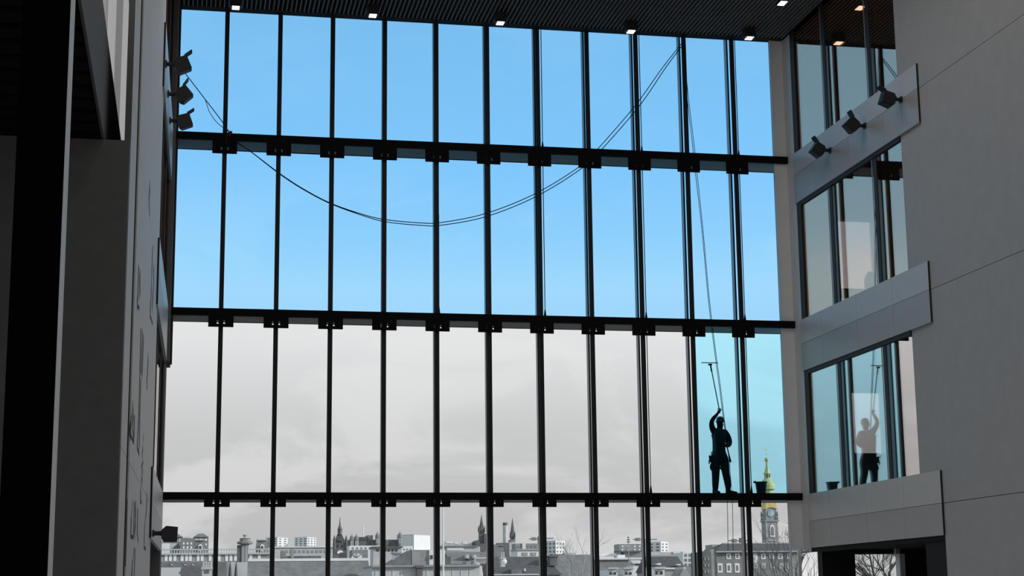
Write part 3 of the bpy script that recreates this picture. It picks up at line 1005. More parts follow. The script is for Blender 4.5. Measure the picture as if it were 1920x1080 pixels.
spire('church_spire', 'tall dark gothic church spire, the left of the two pointed spires', 700, 903, [(5, 1030), (5.2, 992), (5.4, 992), (1.8, 975), (.25, 965)], ball=959,
      wing=[(890, 899, 1016), (906, 913, 1004), (894, 912, 1022)])
spire('church_spire', 'slender dark church spire right of the tall factory chimney', 760, 961, [(3.8, 1030), (4.2, 1012), (4.6, 1003), (3.0, 990), (.25, 971)])
b = Bld('pale_church_base', 'pale stone block at the foot of the slender spire', 740, 958.5, 965.5, 1013, 6, 'pale_stone')
b.slab(957, 967, 1012, 1014, 'grey_stone', 'cornice', -.4)
p = tz(947.5, 1000, 720)
kc = 720 / F
ch = empty('factory_chimney', (p.x, 720, GR), 'round pale chimney with a dark top band beside the slender spire', 'chimney', None)
MB().lathe((p.x, 720, 0), [(5.0 * kc, GR), (4.6 * kc, zz(985, 720, 947))], 16).build('shaft', 'pale_stone', ch)
MB().lathe((p.x, 720, 0), [(4.7 * kc, zz(985.3, 720, 947)), (4.7 * kc, zz(980, 720, 947)), (3.8 * kc, zz(980, 720, 947))], 16).build('top_band', 'dark_stone', ch)
corner('grey_corner_house', 'grey cornerwise block below the factory chimney', 690, 940, 955, 959, 1018.5, 'grey_stone')
b = Bld('dark_rooftop_house', 'small dark rooftops left of the factory chimney base', 660, 926, 944, 1021, 8, 'mid_brick')
b.roof('gable', 1024, 1018, 'slate', x0=934, x1=946)
b = Bld('grey_flat_range', 'long grey flat range behind the white windowed building', 720, 967, 1016, 1019, 9, 'grey_stone')
b.slab(979, 985, 1017, 1030, 'white_render', 'white_bay', -.4, 0)
b.wins([972, 990, 997, 1004], [1025], 3, 4, 'mid_brick')
b = Bld('white_windowed_house', 'white building with two big windows behind the hipped dark roof', 420, 970, 1015, 1031, 8, 'white_render')
b.slab(968, 1016, 1029.5, 1031.3, 'lead', 'parapet', -.4)
b.wins([984, 1000], [1039], 10, 6, 'grey_stone', 'lead')
b = Bld('hipped_dark_house', 'wide house with dark hipped roof at the lower centre', 230, 925, 1050, 1078, 12, 'grey_stone', group=None)
b.roof('hip', 1078, 1043.5, 'slate', x0=918, x1=1054, inset=.13)
b.stack(939, 947, 1045, 1063, 'pale_stone', 2, 1, -.2)
b.stack(1037, 1051, 1040.5, 1060, 'dark_stone', 0, 2, 2)
b.slab(984, 986, 1066, 1071, 'window_white', 'rooflight', .1, 1)
b.slab(958, 978, 1067, 1090, 'slate_light', 'dormer', -.5, 2)
b.slab(925, 1012, 1076.5, 1078.5, 'pale_stone', 'gutter', -.7, 0)
MB().ball(tz(946, 1053, 228.8), .35, .1, .35).build('satellite_dish', 'window_white', b.root)
corner('flat_block', 'white-fronted flat block with a dark window column right of the centre', 700, 1024, 1042, 1065, 1014.5, 'white_render', 'white_render', 3, 3, 1037, 'mid_brick')
b = Bld('white_penthouse', 'small white penthouse box above the shaded side of a flat block', 740, 1022, 1038, 1008.5, 6, 'white_render')
b.slab(1022, 1038.5, 1008, 1009.2, 'lead', 'parapet', -.3)
b = Bld('grey_slate_hall', 'broad mid grey slate roof behind the bare tree', 260, 1050, 1124, 1086, 12, 'grey_stone', group=None)
b.roof('gable', 1096, 1040, 'slate_light')
b.slab(1051, 1075, 1036.5, 1040, 'dark_stone', 'parapet', 6, 8)
b.slab(1075, 1095, 1034, 1036.5, 'pale_stone', 'parapet', 6, 8)

# right of the centre
b = Bld('grey_flats', 'grey flats with small windows and a roof mast right of the bare tree', 700, 1161, 1205, 1020, 9, 'grey_stone')
b.wins([1167, 1178, 1190, 1199], [1024.5, 1031], 3, 3, 'window_white')
corner('flat_block', 'white-fronted flat block left of the worker’s ropes', 700, 1219, 1239, 1260, 1016.5, 'white_render', 'white_render', 2, 3, 1034, 'mid_brick')
b = Bld('white_penthouse', 'white rooftop box beside the ninth mullion', 730, 1216, 1232, 1010.5, 6, 'white_render')
b.slab(1216, 1232.5, 1010, 1011.4, 'lead', 'parapet', -.3)
b = Bld('white_shed_roofs', 'low white sheds with a long white fascia below the grey flats', 420, 1124, 1206, 1047, 10, 'mid_brick')
b.slab(1122, 1206, 1046, 1049, 'white_render', 'fascia', -.6)
b.slab(1128, 1162, 1037, 1042, 'white_render', 'long_rooflight', 3, 6)
b.slab(1160, 1174, 1040, 1046.5, 'white_render', 'plant_room', 1, 4)
b.slab(1174, 1205, 1034, 1046, 'mid_brick', 'upper_storey', 2, 6)
b.slab(1162, 1205, 1032, 1034.5, 'dark_stone', 'roof_edge', 1, 6)
b = Bld('white_gable_cottage', 'small white gabled cottage beside the ninth mullion', 330, 1187, 1206, 1060, 5, 'white_render')
b.roof('gable', 1057, 1050, 'pale_stone')
b.wins([1195], [1058], 8, 4, 'window_dark')
for i, (x0, x1) in enumerate(((1140, 1158), (1169, 1187))):
    b = Bld('terraced_cottage', 'white-fronted cottage at the bottom, %s of a pair' % ('left', 'right')[i], 210, x0, x1, 1066, 5, 'white_render', group='cottages at the bottom')
    b.slab(x0 - 1, x1 + 1, 1064, 1067, 'pale_stone', 'eaves', -.4)
    b.wins([x0 + 5, x0 + 13], [1075], 4, 5, 'window_dark')
b = Bld('dark_link_house', 'dark house side between two white cottages', 218, 1150, 1172, 1070, 4, 'dark_stone', group='cottages at the bottom')
b.roof('gable', 1070, 1066, 'slate')
p = tz(1179, 1050, 300)
an = empty('aerial_mast', (p.x, 300, GR), 'dark aerial mast with cross arms before the grey flats', 'mast', None)
MB().tube([(p.x, 300, GR), (p.x, 300, zz(1005, 300, 1179))], [.14, .07], 6).build('mast', 'grey_stone', an)
for y, w_ in ((1012, 2.6), (1016, 3.4), (1008, 1.4)):
    z = zz(y, 300, 1179)
    MB().box(p.x - w_ * 300 / F, p.x + w_ * 300 / F, 299.9, 300.1, z - .09, z + .09).build('cross_arm', 'dark_stone', an)
b = Bld('dark_roof_hall', 'dark slate roof with two rooflights right of the ninth mullion', 300, 1221, 1287, 1066, 10, 'grey_stone', group=None)
b.roof('gable', 1072, 1042, 'slate', x0=1219, x1=1288, inset=.04, ridge='lead')
b.slab(1233, 1240, 1056, 1059, 'window_white', 'rooflight', .1, 1.5)
b.slab(1270, 1277, 1057.5, 1059.5, 'window_white', 'rooflight', .1, 1.5)
b = Bld('white_long_range', 'long white range behind the dark slate roof', 480, 1220, 1281, 1035, 9, 'pale_stone')
b.slab(1262, 1279, 1034, 1041, 'white_render', 'white_end', -.3, 0)
b.wins([1268, 1274], [1038], 3.5, 3, 'grey_stone')
b = Bld('white_tenement', 'tall white tenement gable with dark windows left of the tenth mullion', 440, 1280, 1300, 1036, 9, 'white_render')
b.wins([1286, 1294], [1041, 1050, 1059], 4, 5, 'mid_brick')
b = Bld('terraced_cottage', 'white-fronted cottage at the bottom under the dark slate roof', 210, 1227, 1246, 1066, 5, 'white_render', group='cottages at the bottom')
b.slab(1226, 1247, 1063, 1067, 'pale_stone', 'eaves', -.4)
b.wins([1231, 1240], [1074], 4, 6, 'window_dark')
b = Bld('pale_coping_house', 'pale coped wall at the bottom right of the cottage', 212, 1246, 1274, 1065.5, 5, 'grey_stone', group='cottages at the bottom')
b.slab(1246, 1274, 1064.5, 1067, 'white_render', 'coping', -.3)
b = empty('stepped_gable_house', (tz(1284, 1080, 205).x, 207, GR), 'stone crow-stepped gable at the bottom left of the tenth mullion', 'building', 'cottages at the bottom')
for i in range(6):
    a_, c_ = tz(1284 - 2.2 - i * 2, 1063 + i * 4, 205), tz(1284 + 2.2 + i * 2, 1063 + i * 4, 205)
    MB().box(a_.x, c_.x, 205 - i * .05, 209, GR, a_.z).build('gable_step', 'grey_stone' if i else 'pale_stone', b)

# big hipped building at the right, clock tower behind it
b = Bld('hipped_stone_house', 'big stone house with hipped slate roof and two rows of windows below the clock tower', 420, 1343, 1500, 1034, 16, 'mid_brick', group=None)
b.roof('hip', 1034.5, 1018.5, 'slate', x0=1341, x1=1540, inset=.16, over=.8, ridge='lead')
b.slab(1341, 1500, 1033.6, 1035.2, 'lead', 'gutter', -1.0, -.3)
b.wins([1366, 1382.5, 1431, 1446.5, 1463, 1480], [1043], 8.6, 10.5, 'window_white', 'mid_brick')
b.wins([1416], [1046], 8, 17, 'window_white')
b.wins([1350, 1366.5, 1382], [1065], 9.5, 17, 'window_white', 'mid_brick')
b.wins([1417, 1431.5, 1448, 1465, 1480], [1061], 8, 10, 'pale_stone', 'grey_stone')
b = Bld('dark_tenement', 'dark tenement with bay windows right of the tenth mullion', 400, 1313, 1333, 1035, 8, 'dark_stone')
b.wins([1322, 1328], [1048, 1060, 1072], 3, 6, 'grey_stone')
b.slab(1334, 1343, 1029, 1090, 'grey_stone', 'side_wall', 1, 6)
b = Bld('far_ridge_terrace', 'distant terrace rooftops left of the hipped stone house', 650, 1335, 1385, 1021, 9, 'grey_stone')
b.wins([1344, 1352, 1360], [1026], 3, 3, 'pale_stone')

Yt = 470
kt = Yt / F
xt = tz(1448, 1000, Yt).x
t = empty('clock_tower', (xt, Yt + 2, GR), 'tall steeple with gilded dome, clock face and weathercock', 'clock tower', None)


def Zt(y):
    return zz(y, Yt, 1445)


def sq(name, hw, y0, y1, m, par=t, dz=0):
    return MB().box(xt - hw * kt, xt + hw * kt, Yt + 1.9 - hw * kt, Yt + 1.9 + hw * kt, Zt(y0), Zt(y1)).build(name, m, par)


MB().box(xt - 12.5 * kt, xt + 12.5 * kt, Yt + 1.9 - 12.5 * kt, Yt + 1.9 + 12.5 * kt, GR, Zt(977)).build('lower_stage', 'grey_stone', t)
yf = Yt + 1.9 - 12.5 * kt
for i in range(8):
    for sx in (-1, 1):
        MB().box(xt + sx * 12.6 * kt - (1.6 if i % 2 else 2.6) * kt * (sx > 0), xt + sx * 12.6 * kt + (1.6 if i % 2 else 2.6) * kt * (sx < 0), yf - .08, yf + .3,
                 Zt(1017 - i * 5), Zt(1013 - i * 5)).build('quoin', 'pale_stone', t)
sq('string_course', 13.2, 1014, 1012.5, 'pale_stone')
sq('cornice', 14.6, 978, 975, 'grey_stone')
aw = [(-4.6, 1007), (4.6, 1007), (4.6, 990), (3.6, 986), (0, 983.5), (-3.6, 986), (-4.6, 990)]
o = MB().prism([(xt + a_ * kt, yf - .2, Zt(y_)) for a_, y_ in aw], (0, .3, 0)).build('arched_window', 'window_white', t)
MB().prism([(xt + a_ * .62 * kt, yf - .26, Zt(995 + (y_ - 995) * .72)) for a_, y_ in aw], (0, .1, 0)).build('louvre', 'mid_brick', o)
sq('clock_stage', 10.5, 976, 951, 'grey_stone')
for sx in (-1, 1):
    for sy in (-1, 1):
        MB().lathe((xt + sx * 12 * kt, Yt + 1.9 + sy * 12 * kt, 0), [(1.4 * kt, Zt(975)), (2.1 * kt, Zt(972)), (1.2 * kt, Zt(969)), (2.0 * kt, Zt(966)), (1.7 * kt, Zt(962)), (.4 * kt, Zt(957))], 8).build('urn', 'mid_brick', t)
yc = Yt + 1.9 - 10.5 * kt
n = 24
cf = MB().prism([(xt + 7.4 * kt * math.cos(2 * math.pi * i / n), yc - .15, Zt(962.5) + 7.4 * kt * math.sin(2 * math.pi * i / n)) for i in range(n)], (0, .25, 0)).build('clock_face', 'clock_blue', t)
MB().prism([(xt + 4.6 * kt * math.cos(2 * math.pi * i / n), yc - .2, Zt(962.5) + 4.6 * kt * math.sin(2 * math.pi * i / n)) for i in range(n)], (0, .1, 0)).build('clock_centre', 'pale_stone', cf)
for i in range(12):
    a_ = 2 * math.pi * i / 12
    MB().obox((xt + 6.2 * kt * math.cos(a_), yc - .22, Zt(962.5) + 6.2 * kt * math.sin(a_)), (math.cos(a_), 0, math.sin(a_)), (0, 1, 0), (-math.sin(a_), 0, math.cos(a_)), .9 * kt, .05, .3 * kt).build('hour_mark', 'gilt', cf)
MB().tube([(xt, yc - .25, Zt(962.5)), (xt, yc - .25, Zt(957.5))], .4 * kt, 4).build('minute_hand', 'gilt', cf)
MB().tube([(xt, yc - .25, Zt(962.5)), (xt - 2.6 * kt, yc - .25, Zt(960.5))], .5 * kt, 4).build('hour_hand', 'gilt', cf)
pd = [(-12.5, 955)] + [(-12.5 + 25 * i / 12, 955 - 3.6 * math.sin(math.pi * i / 12)) for i in range(1, 12)] + [(12.5, 955), (10.5, 946), (9.5, 939), (-9.5, 939), (-10.5, 946)]
MB().prism([(xt + a_ * kt, Yt + 1.9 - 12.5 * kt, Zt(y_)) for a_, y_ in pd], (0, 25 * kt, 0)).build('gilded_pediment', 'tower_gold', t)
L8 = lambda nm, pr, m, n_=12: MB().lathe((xt - 1.0 * kt, Yt + 1.9, 0), [(r_ * kt, Zt(y_)) for r_, y_ in pr], n_).build(nm, m, t, smooth=False)
L8('drum', [(11.5, 940), (11.5, 937), (10.2, 936), (10.2, 918), (10.8, 917)], 'tower_stone_gilt', 8)
L8('dome_band', [(14.0, 917.5), (15.0, 916.5), (14.8, 915.5), (13.8, 915)], 'tower_stone_gilt', 16)
L8('dome', [(13.9, 915.3), (14.0, 910), (12.8, 904.5), (10.3, 900), (7.0, 896.8)], 'tower_stone_gilt', 16)
L8('lantern', [(6.6, 897.5), (6.4, 888)], 'tower_stone_gilt', 8)
for sx in (-2.6, 2.6):
    MB().box(xt - kt + sx * kt - .8 * kt, xt - kt + sx * kt + .8 * kt, Yt + 1.9 - 6.6 * kt, Yt + 1.9 - 5.4 * kt, Zt(894.5), Zt(889)).build('lantern_opening', 'window_dark', t)
L8('lantern_eave', [(7.4, 888.3), (8.0, 887), (6.2, 885.5)], 'tower_stone_gilt', 8)
L8('spirelet', [(5.8, 885.8), (4.2, 880), (2.6, 874), (2.1, 868), (2.5, 866.5), (1.8, 865)], 'tower_stone_gilt', 8)
MB().ball((xt - kt, Yt + 1.9, Zt(861)), 4.2 * kt, None, 4.4 * kt).build('ball', 'tower_stone_gilt', t, smooth=True)
L8('finial', [(.9, 857), (.5, 852), (1.3, 850.5), (.4, 849), (.35, 843)], 'gilt', 6)
wv = [(-3.2, 838.5), (-3.6, 840.5), (-2.6, 842.5), (-.6, 844), (1.4, 843.6), (2.8, 842), (3.1, 839.8), (1.6, 841), (0, 841.2), (-1.5, 840.2), (-1.8, 838.2), (-2.5, 837.6)]
MB().prism([(xt - kt + a_ * kt, Yt + 1.8, Zt(y_)) for a_, y_ in wv], (0, .2, 0)).build('weathercock', 'gilt', t)

# tower cranes far off
for i, (x0, x1, y, Y_) in enumerate(((992, 1010, 1010.5, 900), (1187, 1204, 1011.5, 900), (1365, 1388, 1014, 800))):
    a_, c_ = tz(x0, y, Y_), tz(x1, y, Y_)
    cr = empty('tower_crane', (c_.x, Y_, GR), 'distant crane jib above the roofs %s' % ('left of the centre-right flats', 'beside the aerial mast', 'left of the clock tower')[i], 'crane', 'cranes on the skyline')
    MB().box(a_.x, c_.x + 4, Y_ - .3, Y_ + .3, a_.z - .25, a_.z + .25).build('jib', 'dark_stone', cr)
    MB().box(c_.x - .5, c_.x + .5, Y_ - .5, Y_ + .5, GR, c_.z + 1.4).build('mast', 'dark_stone', cr)
    MB().box((a_.x + c_.x) / 2 - 1.3, (a_.x + c_.x) / 2 + 1.3, Y_ - .4, Y_ + .4, a_.z - .9, a_.z + .9).build('cabin', 'mid_brick', cr)


# --- bare trees
def bare_tree(name, label, base, h, seed, lean=(0, 0), spread=.55, depth=5, m='bark', r0=None, group=None, start=.25):
    rnd = random.Random(seed)
    base = Vector(base)
    r = empty(name, base, label, 'tree', group)
    tr = MB()
    br = MB()
    r0 = r0 or h * .022
    top = base + Vector((lean[0], lean[1], h * .5))
    mid = (base + top) / 2 + Vector((rnd.uniform(-.05, .05) * h, 0, 0))
    tr.tube([base, mid, top], [r0, r0 * .8, r0 * .55], 7)

    def grow(p, d, ln, rad, lv):
        q1 = p + d * ln * .5 + Vector((rnd.uniform(-1, 1), rnd.uniform(-1, 1), rnd.uniform(-.4, .8))) * ln * .10
        q2 = q1 + (d + Vector((rnd.uniform(-1, 1), rnd.uniform(-1, 1), rnd.uniform(-.2, .7))) * .28).normalized() * ln * .5
        br.tube([p, q1, q2], [rad, rad * .8, rad * .55], 4 if lv < 3 else 3)
        if lv >= depth:
            return
        for i in range(rnd.choice((2, 3, 3))):
            f_ = rnd.uniform(.35, 1.0)
            s_ = p.lerp(q2, f_) if f_ < .98 else q2
            nd = (d + Vector((rnd.uniform(-1, 1), rnd.uniform(-1, 1), rnd.uniform(-.35, .9))) * spread * 1.25).normalized()
            grow(s_, nd, ln * rnd.uniform(.55, .8), rad * .58, lv + 1)
    for i in range(7):
        f_ = start + (1 - start) * i / 6
        s_ = base.lerp(mid, f_ * 2) if f_ < .5 else mid.lerp(top, f_ * 2 - 1)
        a_ = rnd.uniform(0, 6.28)
        d = Vector((math.cos(a_) * .75, math.sin(a_) * .75, rnd.uniform(.5, 1.2))).normalized()
        grow(s_, d, h * rnd.uniform(.2, .3), r0 * .45, 1)
    tr.build('trunk', m, r)
    br.build('branches', m, r, origin=base)
    return r


p = tz(1502, 1080, 75)
bare_tree('bare_tree', 'dark bare tree at the right edge of the glass before the clock tower', (p.x, 75, GR), 7.4, 5, (-.25, 0), .7, 5, r0=.075)
p = tz(1458, 1085, 110)
bare_tree('bare_tree', 'thin bare tree in front of the stone house right of the last mullion', (p.x, 110, GR), 8.2, 11, (0, 0), .5, 5, r0=.07)
p = tz(1092, 1080, 170)
bare_tree('bare_tree', 'pale bare tree on the grey slate roof line right of the centre', (p.x, 170, GR), 11.2, 3, (0, 0), .6, 5, 'twig_pale', r0=.11)
p = tz(1075, 1085, 160)
bare_tree('bare_tree', 'pale low bare tree at the bottom left of its taller twin', (p.x, 160, GR), 6.8, 8, (0, 0), .7, 5, 'twig_pale', r0=.10)
p = tz(1128, 1085, 165)
bare_tree('bare_tree', 'pale bare tree beside the eighth mullion in front of the white sheds', (p.x, 165, GR), 7.0, 21, (0, 0), .7, 5, 'twig_pale', r0=.10)
p = tz(1640, 1080, 62)
bare_tree('bare_tree', 'tangled bare tree seen through the passage window', (p.x, 62, GR), 6.4, 14, (0, 0), .8, 5, r0=.12)
p = tz(1668, 1080, 70)
bare_tree('bare_tree', 'second tangled bare tree at the right of the passage window', (p.x, 70, GR), 7.2, 17, (0, 0), .8, 5, r0=.12)
p = tz(1372, 1085, 190)
bare_tree('bare_tree', 'small bare tree at the foot of the hipped stone house between the last mullions', (p.x, 190, GR), 5.6, 31, (0, 0), .7, 5, r0=.08)
p = tz(1262, 1085, 150)
bare_tree('bare_tree', 'round bare tree at the bottom under the dark slate roof', (p.x, 150, GR), 5.2, 33, (0, 0), .8, 5, 'twig_pale', r0=.08)
# @@WORKER@@
# ------------------------------------------------------------------ ropes, worker, bucket
YR = D + .085      # the ropes hang between the glass and the outer posts


def smooth(pts, n=6):
    out = []
    P = [pts[0]] + list(pts) + [pts[-1]]
    for i in range(1, len(P) - 2):
        a, b, c, d = P[i - 1], P[i], P[i + 1], P[i + 2]
        for k in range(n):
            t = k / n
            out.append(.5 * ((2 * b) + (c - a) * t + (2 * a - 5 * b + 4 * c - d) * t * t + (3 * b - a - 3 * c + d) * t ** 3))
    out.append(P[-2])
    return out


def rope(name, label, px, r, group=None, m='rope', Y=YR):
    pts = smooth([atY(x, y, Y) for x, y in px])
    return tag(MB().tube(pts, r, 5).build(name, m), label, 'rope', group)


rope('slack_rope', 'upper strand of the slack rope looping across the glass', [(343, 132), (386, 188), (418, 230), (438, 262), (470, 284), (524, 325), (570, 355), (620, 381), (680, 402), (724, 412), (790, 418), (829, 417),
     (912, 400), (1006, 362), (1090, 310), (1123, 277), (1192, 197), (1240, 130), (1280, 79)], .011, 'slack ropes across the glass')
rope('slack_rope', 'lower strand of the slack rope looping across the glass', [(437, 262), (471, 285), (524, 326), (570, 356), (620, 382), (680, 404), (724, 416), (790, 422.5), (829, 422),
     (912, 406), (1006, 368), (1090, 316), (1131, 277), (1200, 197), (1246, 130), (1280, 84)], .011, 'slack ropes across the glass')
rope('tail_rope', 'short loose rope tail curling beside the first mullion above the upper gantry', [(385, 187), (392, 208), (402, 224), (414, 236), (432, 246)], .008)
kn = empty('rope_knot', atY(430, 256, D - .14), 'dark red rope knot tied round the first mullion at the upper gantry', 'knot')
MB().ball(atY(430, 251, D - .14), .05, .03, .06).ball(atY(433, 248, D - .14), .035, .03, .03).build('knot', 'rope_red', kn, smooth=True)
MB().tube(smooth([atY(426, 252, D - .13), atY(424, 262, D - .13), atY(425, 272, D - .13)]), .012, 5).build('tail', 'rope_red', kn)
rope('work_rope', 'left strand of the worker’s taut ropes hanging from the ceiling line', [(1280, 80), (1286, 160), (1300, 285), (1304, 325), (1316, 430), (1328, 560), (1340, 660), (1349.5, 730), (1357, 790), (1360, 808)], .0078, 'ropes of the worker')
rope('work_rope', 'right strand of the worker’s taut ropes hanging from the ceiling line', [(1281, 80), (1290, 175), (1303, 285), (1307, 325), (1318, 430), (1330, 560), (1342, 660), (1351.5, 730), (1358.5, 790), (1361, 808)], .0078, 'ropes of the worker')
for i, x in enumerate((1364.5, 1374)):
    rope('rope_end', 'thin rope end hanging below the lowest gantry, %s of two under the worker' % ('left', 'right')[i], [(x - 1, 935), (x, 980), (x + .5, 1032)], .007, 'rope ends below the worker')
for k, yo in ((4, (400, 590)), (6, (70, 590)), (8, (78, 930)), (10, (80, 930))):
    pts = []
    x = MX[k] + .125
    z1 = tz(960, yo[0], D).z
    top = HEAD if yo[0] < 100 else zz(yo[0], D, project(Vector((x, D, 8)))[0])
    bot = T[1] + .02 if yo[1] < 600 else T[2] + .02
    cb_ = empty('safety_cable', (x, D + .1, bot), 'thin steel cable running down just right of the %s mullion' % {4: 'fifth', 6: 'seventh', 8: 'ninth', 10: 'last'}[k], 'cable', 'safety cables beside the mullions')
    if k == 4:
        x -= .06
    MB().tube([(x, D + .10, top), (x, D + .10, bot)], .011, 5).build('wire', 'dark_steel', cb_)
    for zt_ in [q for q in T if bot - .1 <= q <= top]:
        MB().tube([(x, D + .10, zt_), (x, D + .10, zt_ + .18)], [.035, .014], 6).build('turnbuckle', 'black_steel', cb_)

# ---- the worker: one skinned body, placed by joints
YP = D + .42
FZ = T[2]         # deck he stands on


def J(u, v, dy=0.):
    """a joint from the close-up (6x enlargement with its corner at 1310, 750)"""
    p = atY(1310 + u / 6, 750 + v / 6, YP + dy)
    return p


pb = empty('person', (J(235, 1030).x, YP, FZ), 'worker in dark clothes and helmet on the lowest gantry, one arm raised', 'person')
V, E, Rr = [], [], []


def jv(p, r):
    V.append(Vector(p))
    Rr.append(r if isinstance(r, tuple) else (r, r))
    return len(V) - 1


def chain(start, pts):
    i = start
    for p, r in pts:
        j = jv(p, r)
        if i is not None:
            E.append((i, j))
        i = j
    return i


def zfix(p, z):
    return Vector((p.x, p.y, z))


pel = jv(J(230, 655), (.215, .15))
wai = chain(pel, [(J(228, 590), (.25, .15)), (J(228, 500), (.285, .155)), (J(230, 420), (.305, .155)), (J(236, 360), (.20, .125))])
neck = chain(wai, [(J(238, 325), .075), (J(240, 308), .07)])
head = chain(neck, [(J(241, 288, -.015), (.082, .09)), (J(241, 250, -.01), (.098, .105)), (J(241, 228, 0), (.075, .09))])
# raised arm (on the left in the picture)
sh = chain(wai, [(J(172, 355), .095), (J(156, 325, -.03), .08)])
el = chain(sh, [(J(146, 285, -.08), .070), (J(144, 243, -.14), .058), (J(167, 205, -.20), .052), (J(198, 172, -.24), .042), (J(215, 150, -.26), .032)])
palm = chain(el, [(J(226, 132, -.27), (.038, .022)), (J(231, 118, -.275), (.036, .02))])
# bent arm (on the right)
s2 = chain(wai, [(J(296, 370), .095), (J(318, 396, -.02), .085)])
e2 = chain(s2, [(J(330, 435, -.03), .096), (J(344, 482, -.04), .086), (J(338, 508, -.12), .07), (J(315, 512, -.20), .052), (J(295, 508, -.26), .040)])
chain(e2, [(J(288, 508, -.28), (.038, .03)), (J(280, 504, -.29), (.034, .028))])
# legs
for hu, kn_, an_, ft in (((188, 690), (192, 830), (188, 985), (185, 1030)), ((288, 685), (304, 815), (332, 975), (350, 1025))):
    h_ = chain(pel, [(J(*hu), .135), (J((hu[0] * 2 + kn_[0]) / 3, (hu[1] * 2 + kn_[1]) / 3), .125), (J(*kn_, -.03), .098),
                     (J((kn_[0] + an_[0]) / 2, (kn_[1] + an_[1]) / 2 - 10), .094), (J(*an_), .080)])
    a_ = V[h_]
    toe = Vector((a_.x + (.02 if ft[0] < 250 else .14), YP - (.12 if ft[0] < 250 else .06), FZ + .045))
    chain(h_, [(Vector((a_.x, YP, FZ + .07)), .06), ((Vector((a_.x, YP, FZ + .05)) + toe) / 2, (.052, .045)), (toe, (.045, .035))])
# ears and nose grow from the head
chain(head - 1, [(J(224, 258, -.01), .02)])
chain(head - 1, [(J(258, 258, -.01), .02)])
chain(head - 1, [(J(241, 265, -.12), .016)])
roots = [pel]
# fingers: separate chains rooted in the palm, curled round the pole
pr = V[palm]
gx = Vector((1, 0, 0))
pole_a = J(228, 118, -.29)
for i, (dx, ln) in enumerate(((-.030, .075), (-.010, .088), (.010, .082), (.028, .064))):
    st = pr + Vector((dx, 0, -.01))
    fidx = jv(st, .0095)
    roots.append(fidx)
    chain(fidx, [(st + Vector((dx * .25, -.012, ln * .45)), .0095), (st + Vector((dx * .35, -.035, ln * .80)), .0088), (st + Vector((dx * .3, -.055, ln * .70)), .0078)])
th = jv(V[palm - 1] + Vector((.02, -.005, 0)), .011)
roots.append(th)
chain(th, [(V[palm - 1] + Vector((.05, -.02, .025)), .0105), (V[palm - 1] + Vector((.058, -.035, .055)), .009)])
# second hand, closed on the rope at the waist
p2 = V[e2]
hnd = J(280, 504, -.29)
for i in range(4):
    st = hnd + Vector((.005, -.005, .024 - i * .017))
    fidx = jv(st, .009)
    roots.append(fidx)
    chain(fidx, [(st + Vector((-.035, -.02, 0)), .009), (st + Vector((-.045, .015, -.004)), .0085), (st + Vector((-.015, .030, -.004)), .0078)])
th = jv(hnd + Vector((.02, -.01, .02)), .010)
roots.append(th)
chain(th, [(hnd + Vector((-.01, -.035, .045)), .010), (hnd + Vector((-.035, -.03, .05)), .0085)])

org = WORLD[pb.name]
me = bpy.data.meshes.new('body')
me.from_pydata([tuple(v - org) for v in V], E, [])
body = bpy.data.objects.new('body', me)
COL.objects.link(body)
place(body, pb, org)
sk = body.modifiers.new('skin', 'SKIN')
sk.use_smooth_shade = True
sd = body.modifiers.new('sub', 'SUBSURF')
sd.levels = sd.render_levels = 2
if not me.skin_vertices:
    me.attributes  # layer is made with the modifier
lay = me.skin_vertices[0].data if me.skin_vertices else None
if lay:
    for i, r_ in enumerate(Rr):
        lay[i].radius = r_
        lay[i].use_root = i in roots
me.materials.append(MATS['cloth_black'])

hc = J(241, 240, .0)
hm = MB()
prof = [(.107, -.012), (.106, .0), (.103, .04), (.09, .08), (.062, .108), (.025, .12), (.003, .122)]
hm.lathe(hc, prof, 16, .94, 1.12)
he = hm.build('helmet', 'helmet_shell', pb, smooth=True)
MB().lathe(hc, [(.104, -.018), (.111, -.016), (.111, -.004), (.104, -.002)], 16, .95, 1.14).build('helmet_rim', 'harness', he)
MB().box(hc.x - .02, hc.x + .02, hc.y - .135, hc.y - .11, hc.z - .01, hc.z + .04).build('head_torch', 'metal_bit', he)
for sx in (-1, 1):
    MB().tube([hc + Vector((sx * .098, 0, -.01)), hc + Vector((sx * .085, -.04, -.08)), hc + Vector((0, -.09, -.12))], .008, 4).build('chin_strap', 'harness', he)
for sx in (-1, 1):
    MB().ball(J(241 + sx * 8, 256, -.105), .012, .007, .008).build('eye', 'metal_bit', pb)
MB().box(hc.x - .022, hc.x + .022, YP - .12, YP - .105, J(241, 284).z - .004, J(241, 284).z + .004).build('mouth', 'harness', pb)
# harness: belt, shoulder straps, leg loops
cb2 = J(227, 625)
MB().lathe(cb2, [(.172, -.03), (.188, -.024), (.188, .024), (.172, .03)], 18, 1.0, .76).build('harness_belt', 'harness', pb)
for u0_, u1_ in ((185, 200), (275, 262)):
    MB().tube([J(u1_, 605, -.13), J((u0_ + u1_) / 2, 500, -.145), J(u0_, 400, -.15), J(u0_ + 4, 345, -.09), J(u0_ + 6, 335, .02)], .02, 5).build('shoulder_strap', 'harness', pb)
for hu, r_ in (((190, 722), .116), ((286, 716), .114)):
    MB().lathe(J(*hu), [(r_ * .93, -.02), (r_, -.015), (r_, .015), (r_ * .93, .02)], 14).build('leg_loop', 'harness', pb)
for u, v in ((178, 378), (205, 428), (262, 388), (150, 625), (205, 615), (270, 590)):
    c = J(u, v, -.165)
    n = 10
    MB().tube([c + Vector((.022 * math.cos(2 * math.pi * i / n), 0, .032 * math.sin(2 * math.pi * i / n))) for i in range(n + 1)], .0055, 4).build('buckle', 'metal_bit', pb)
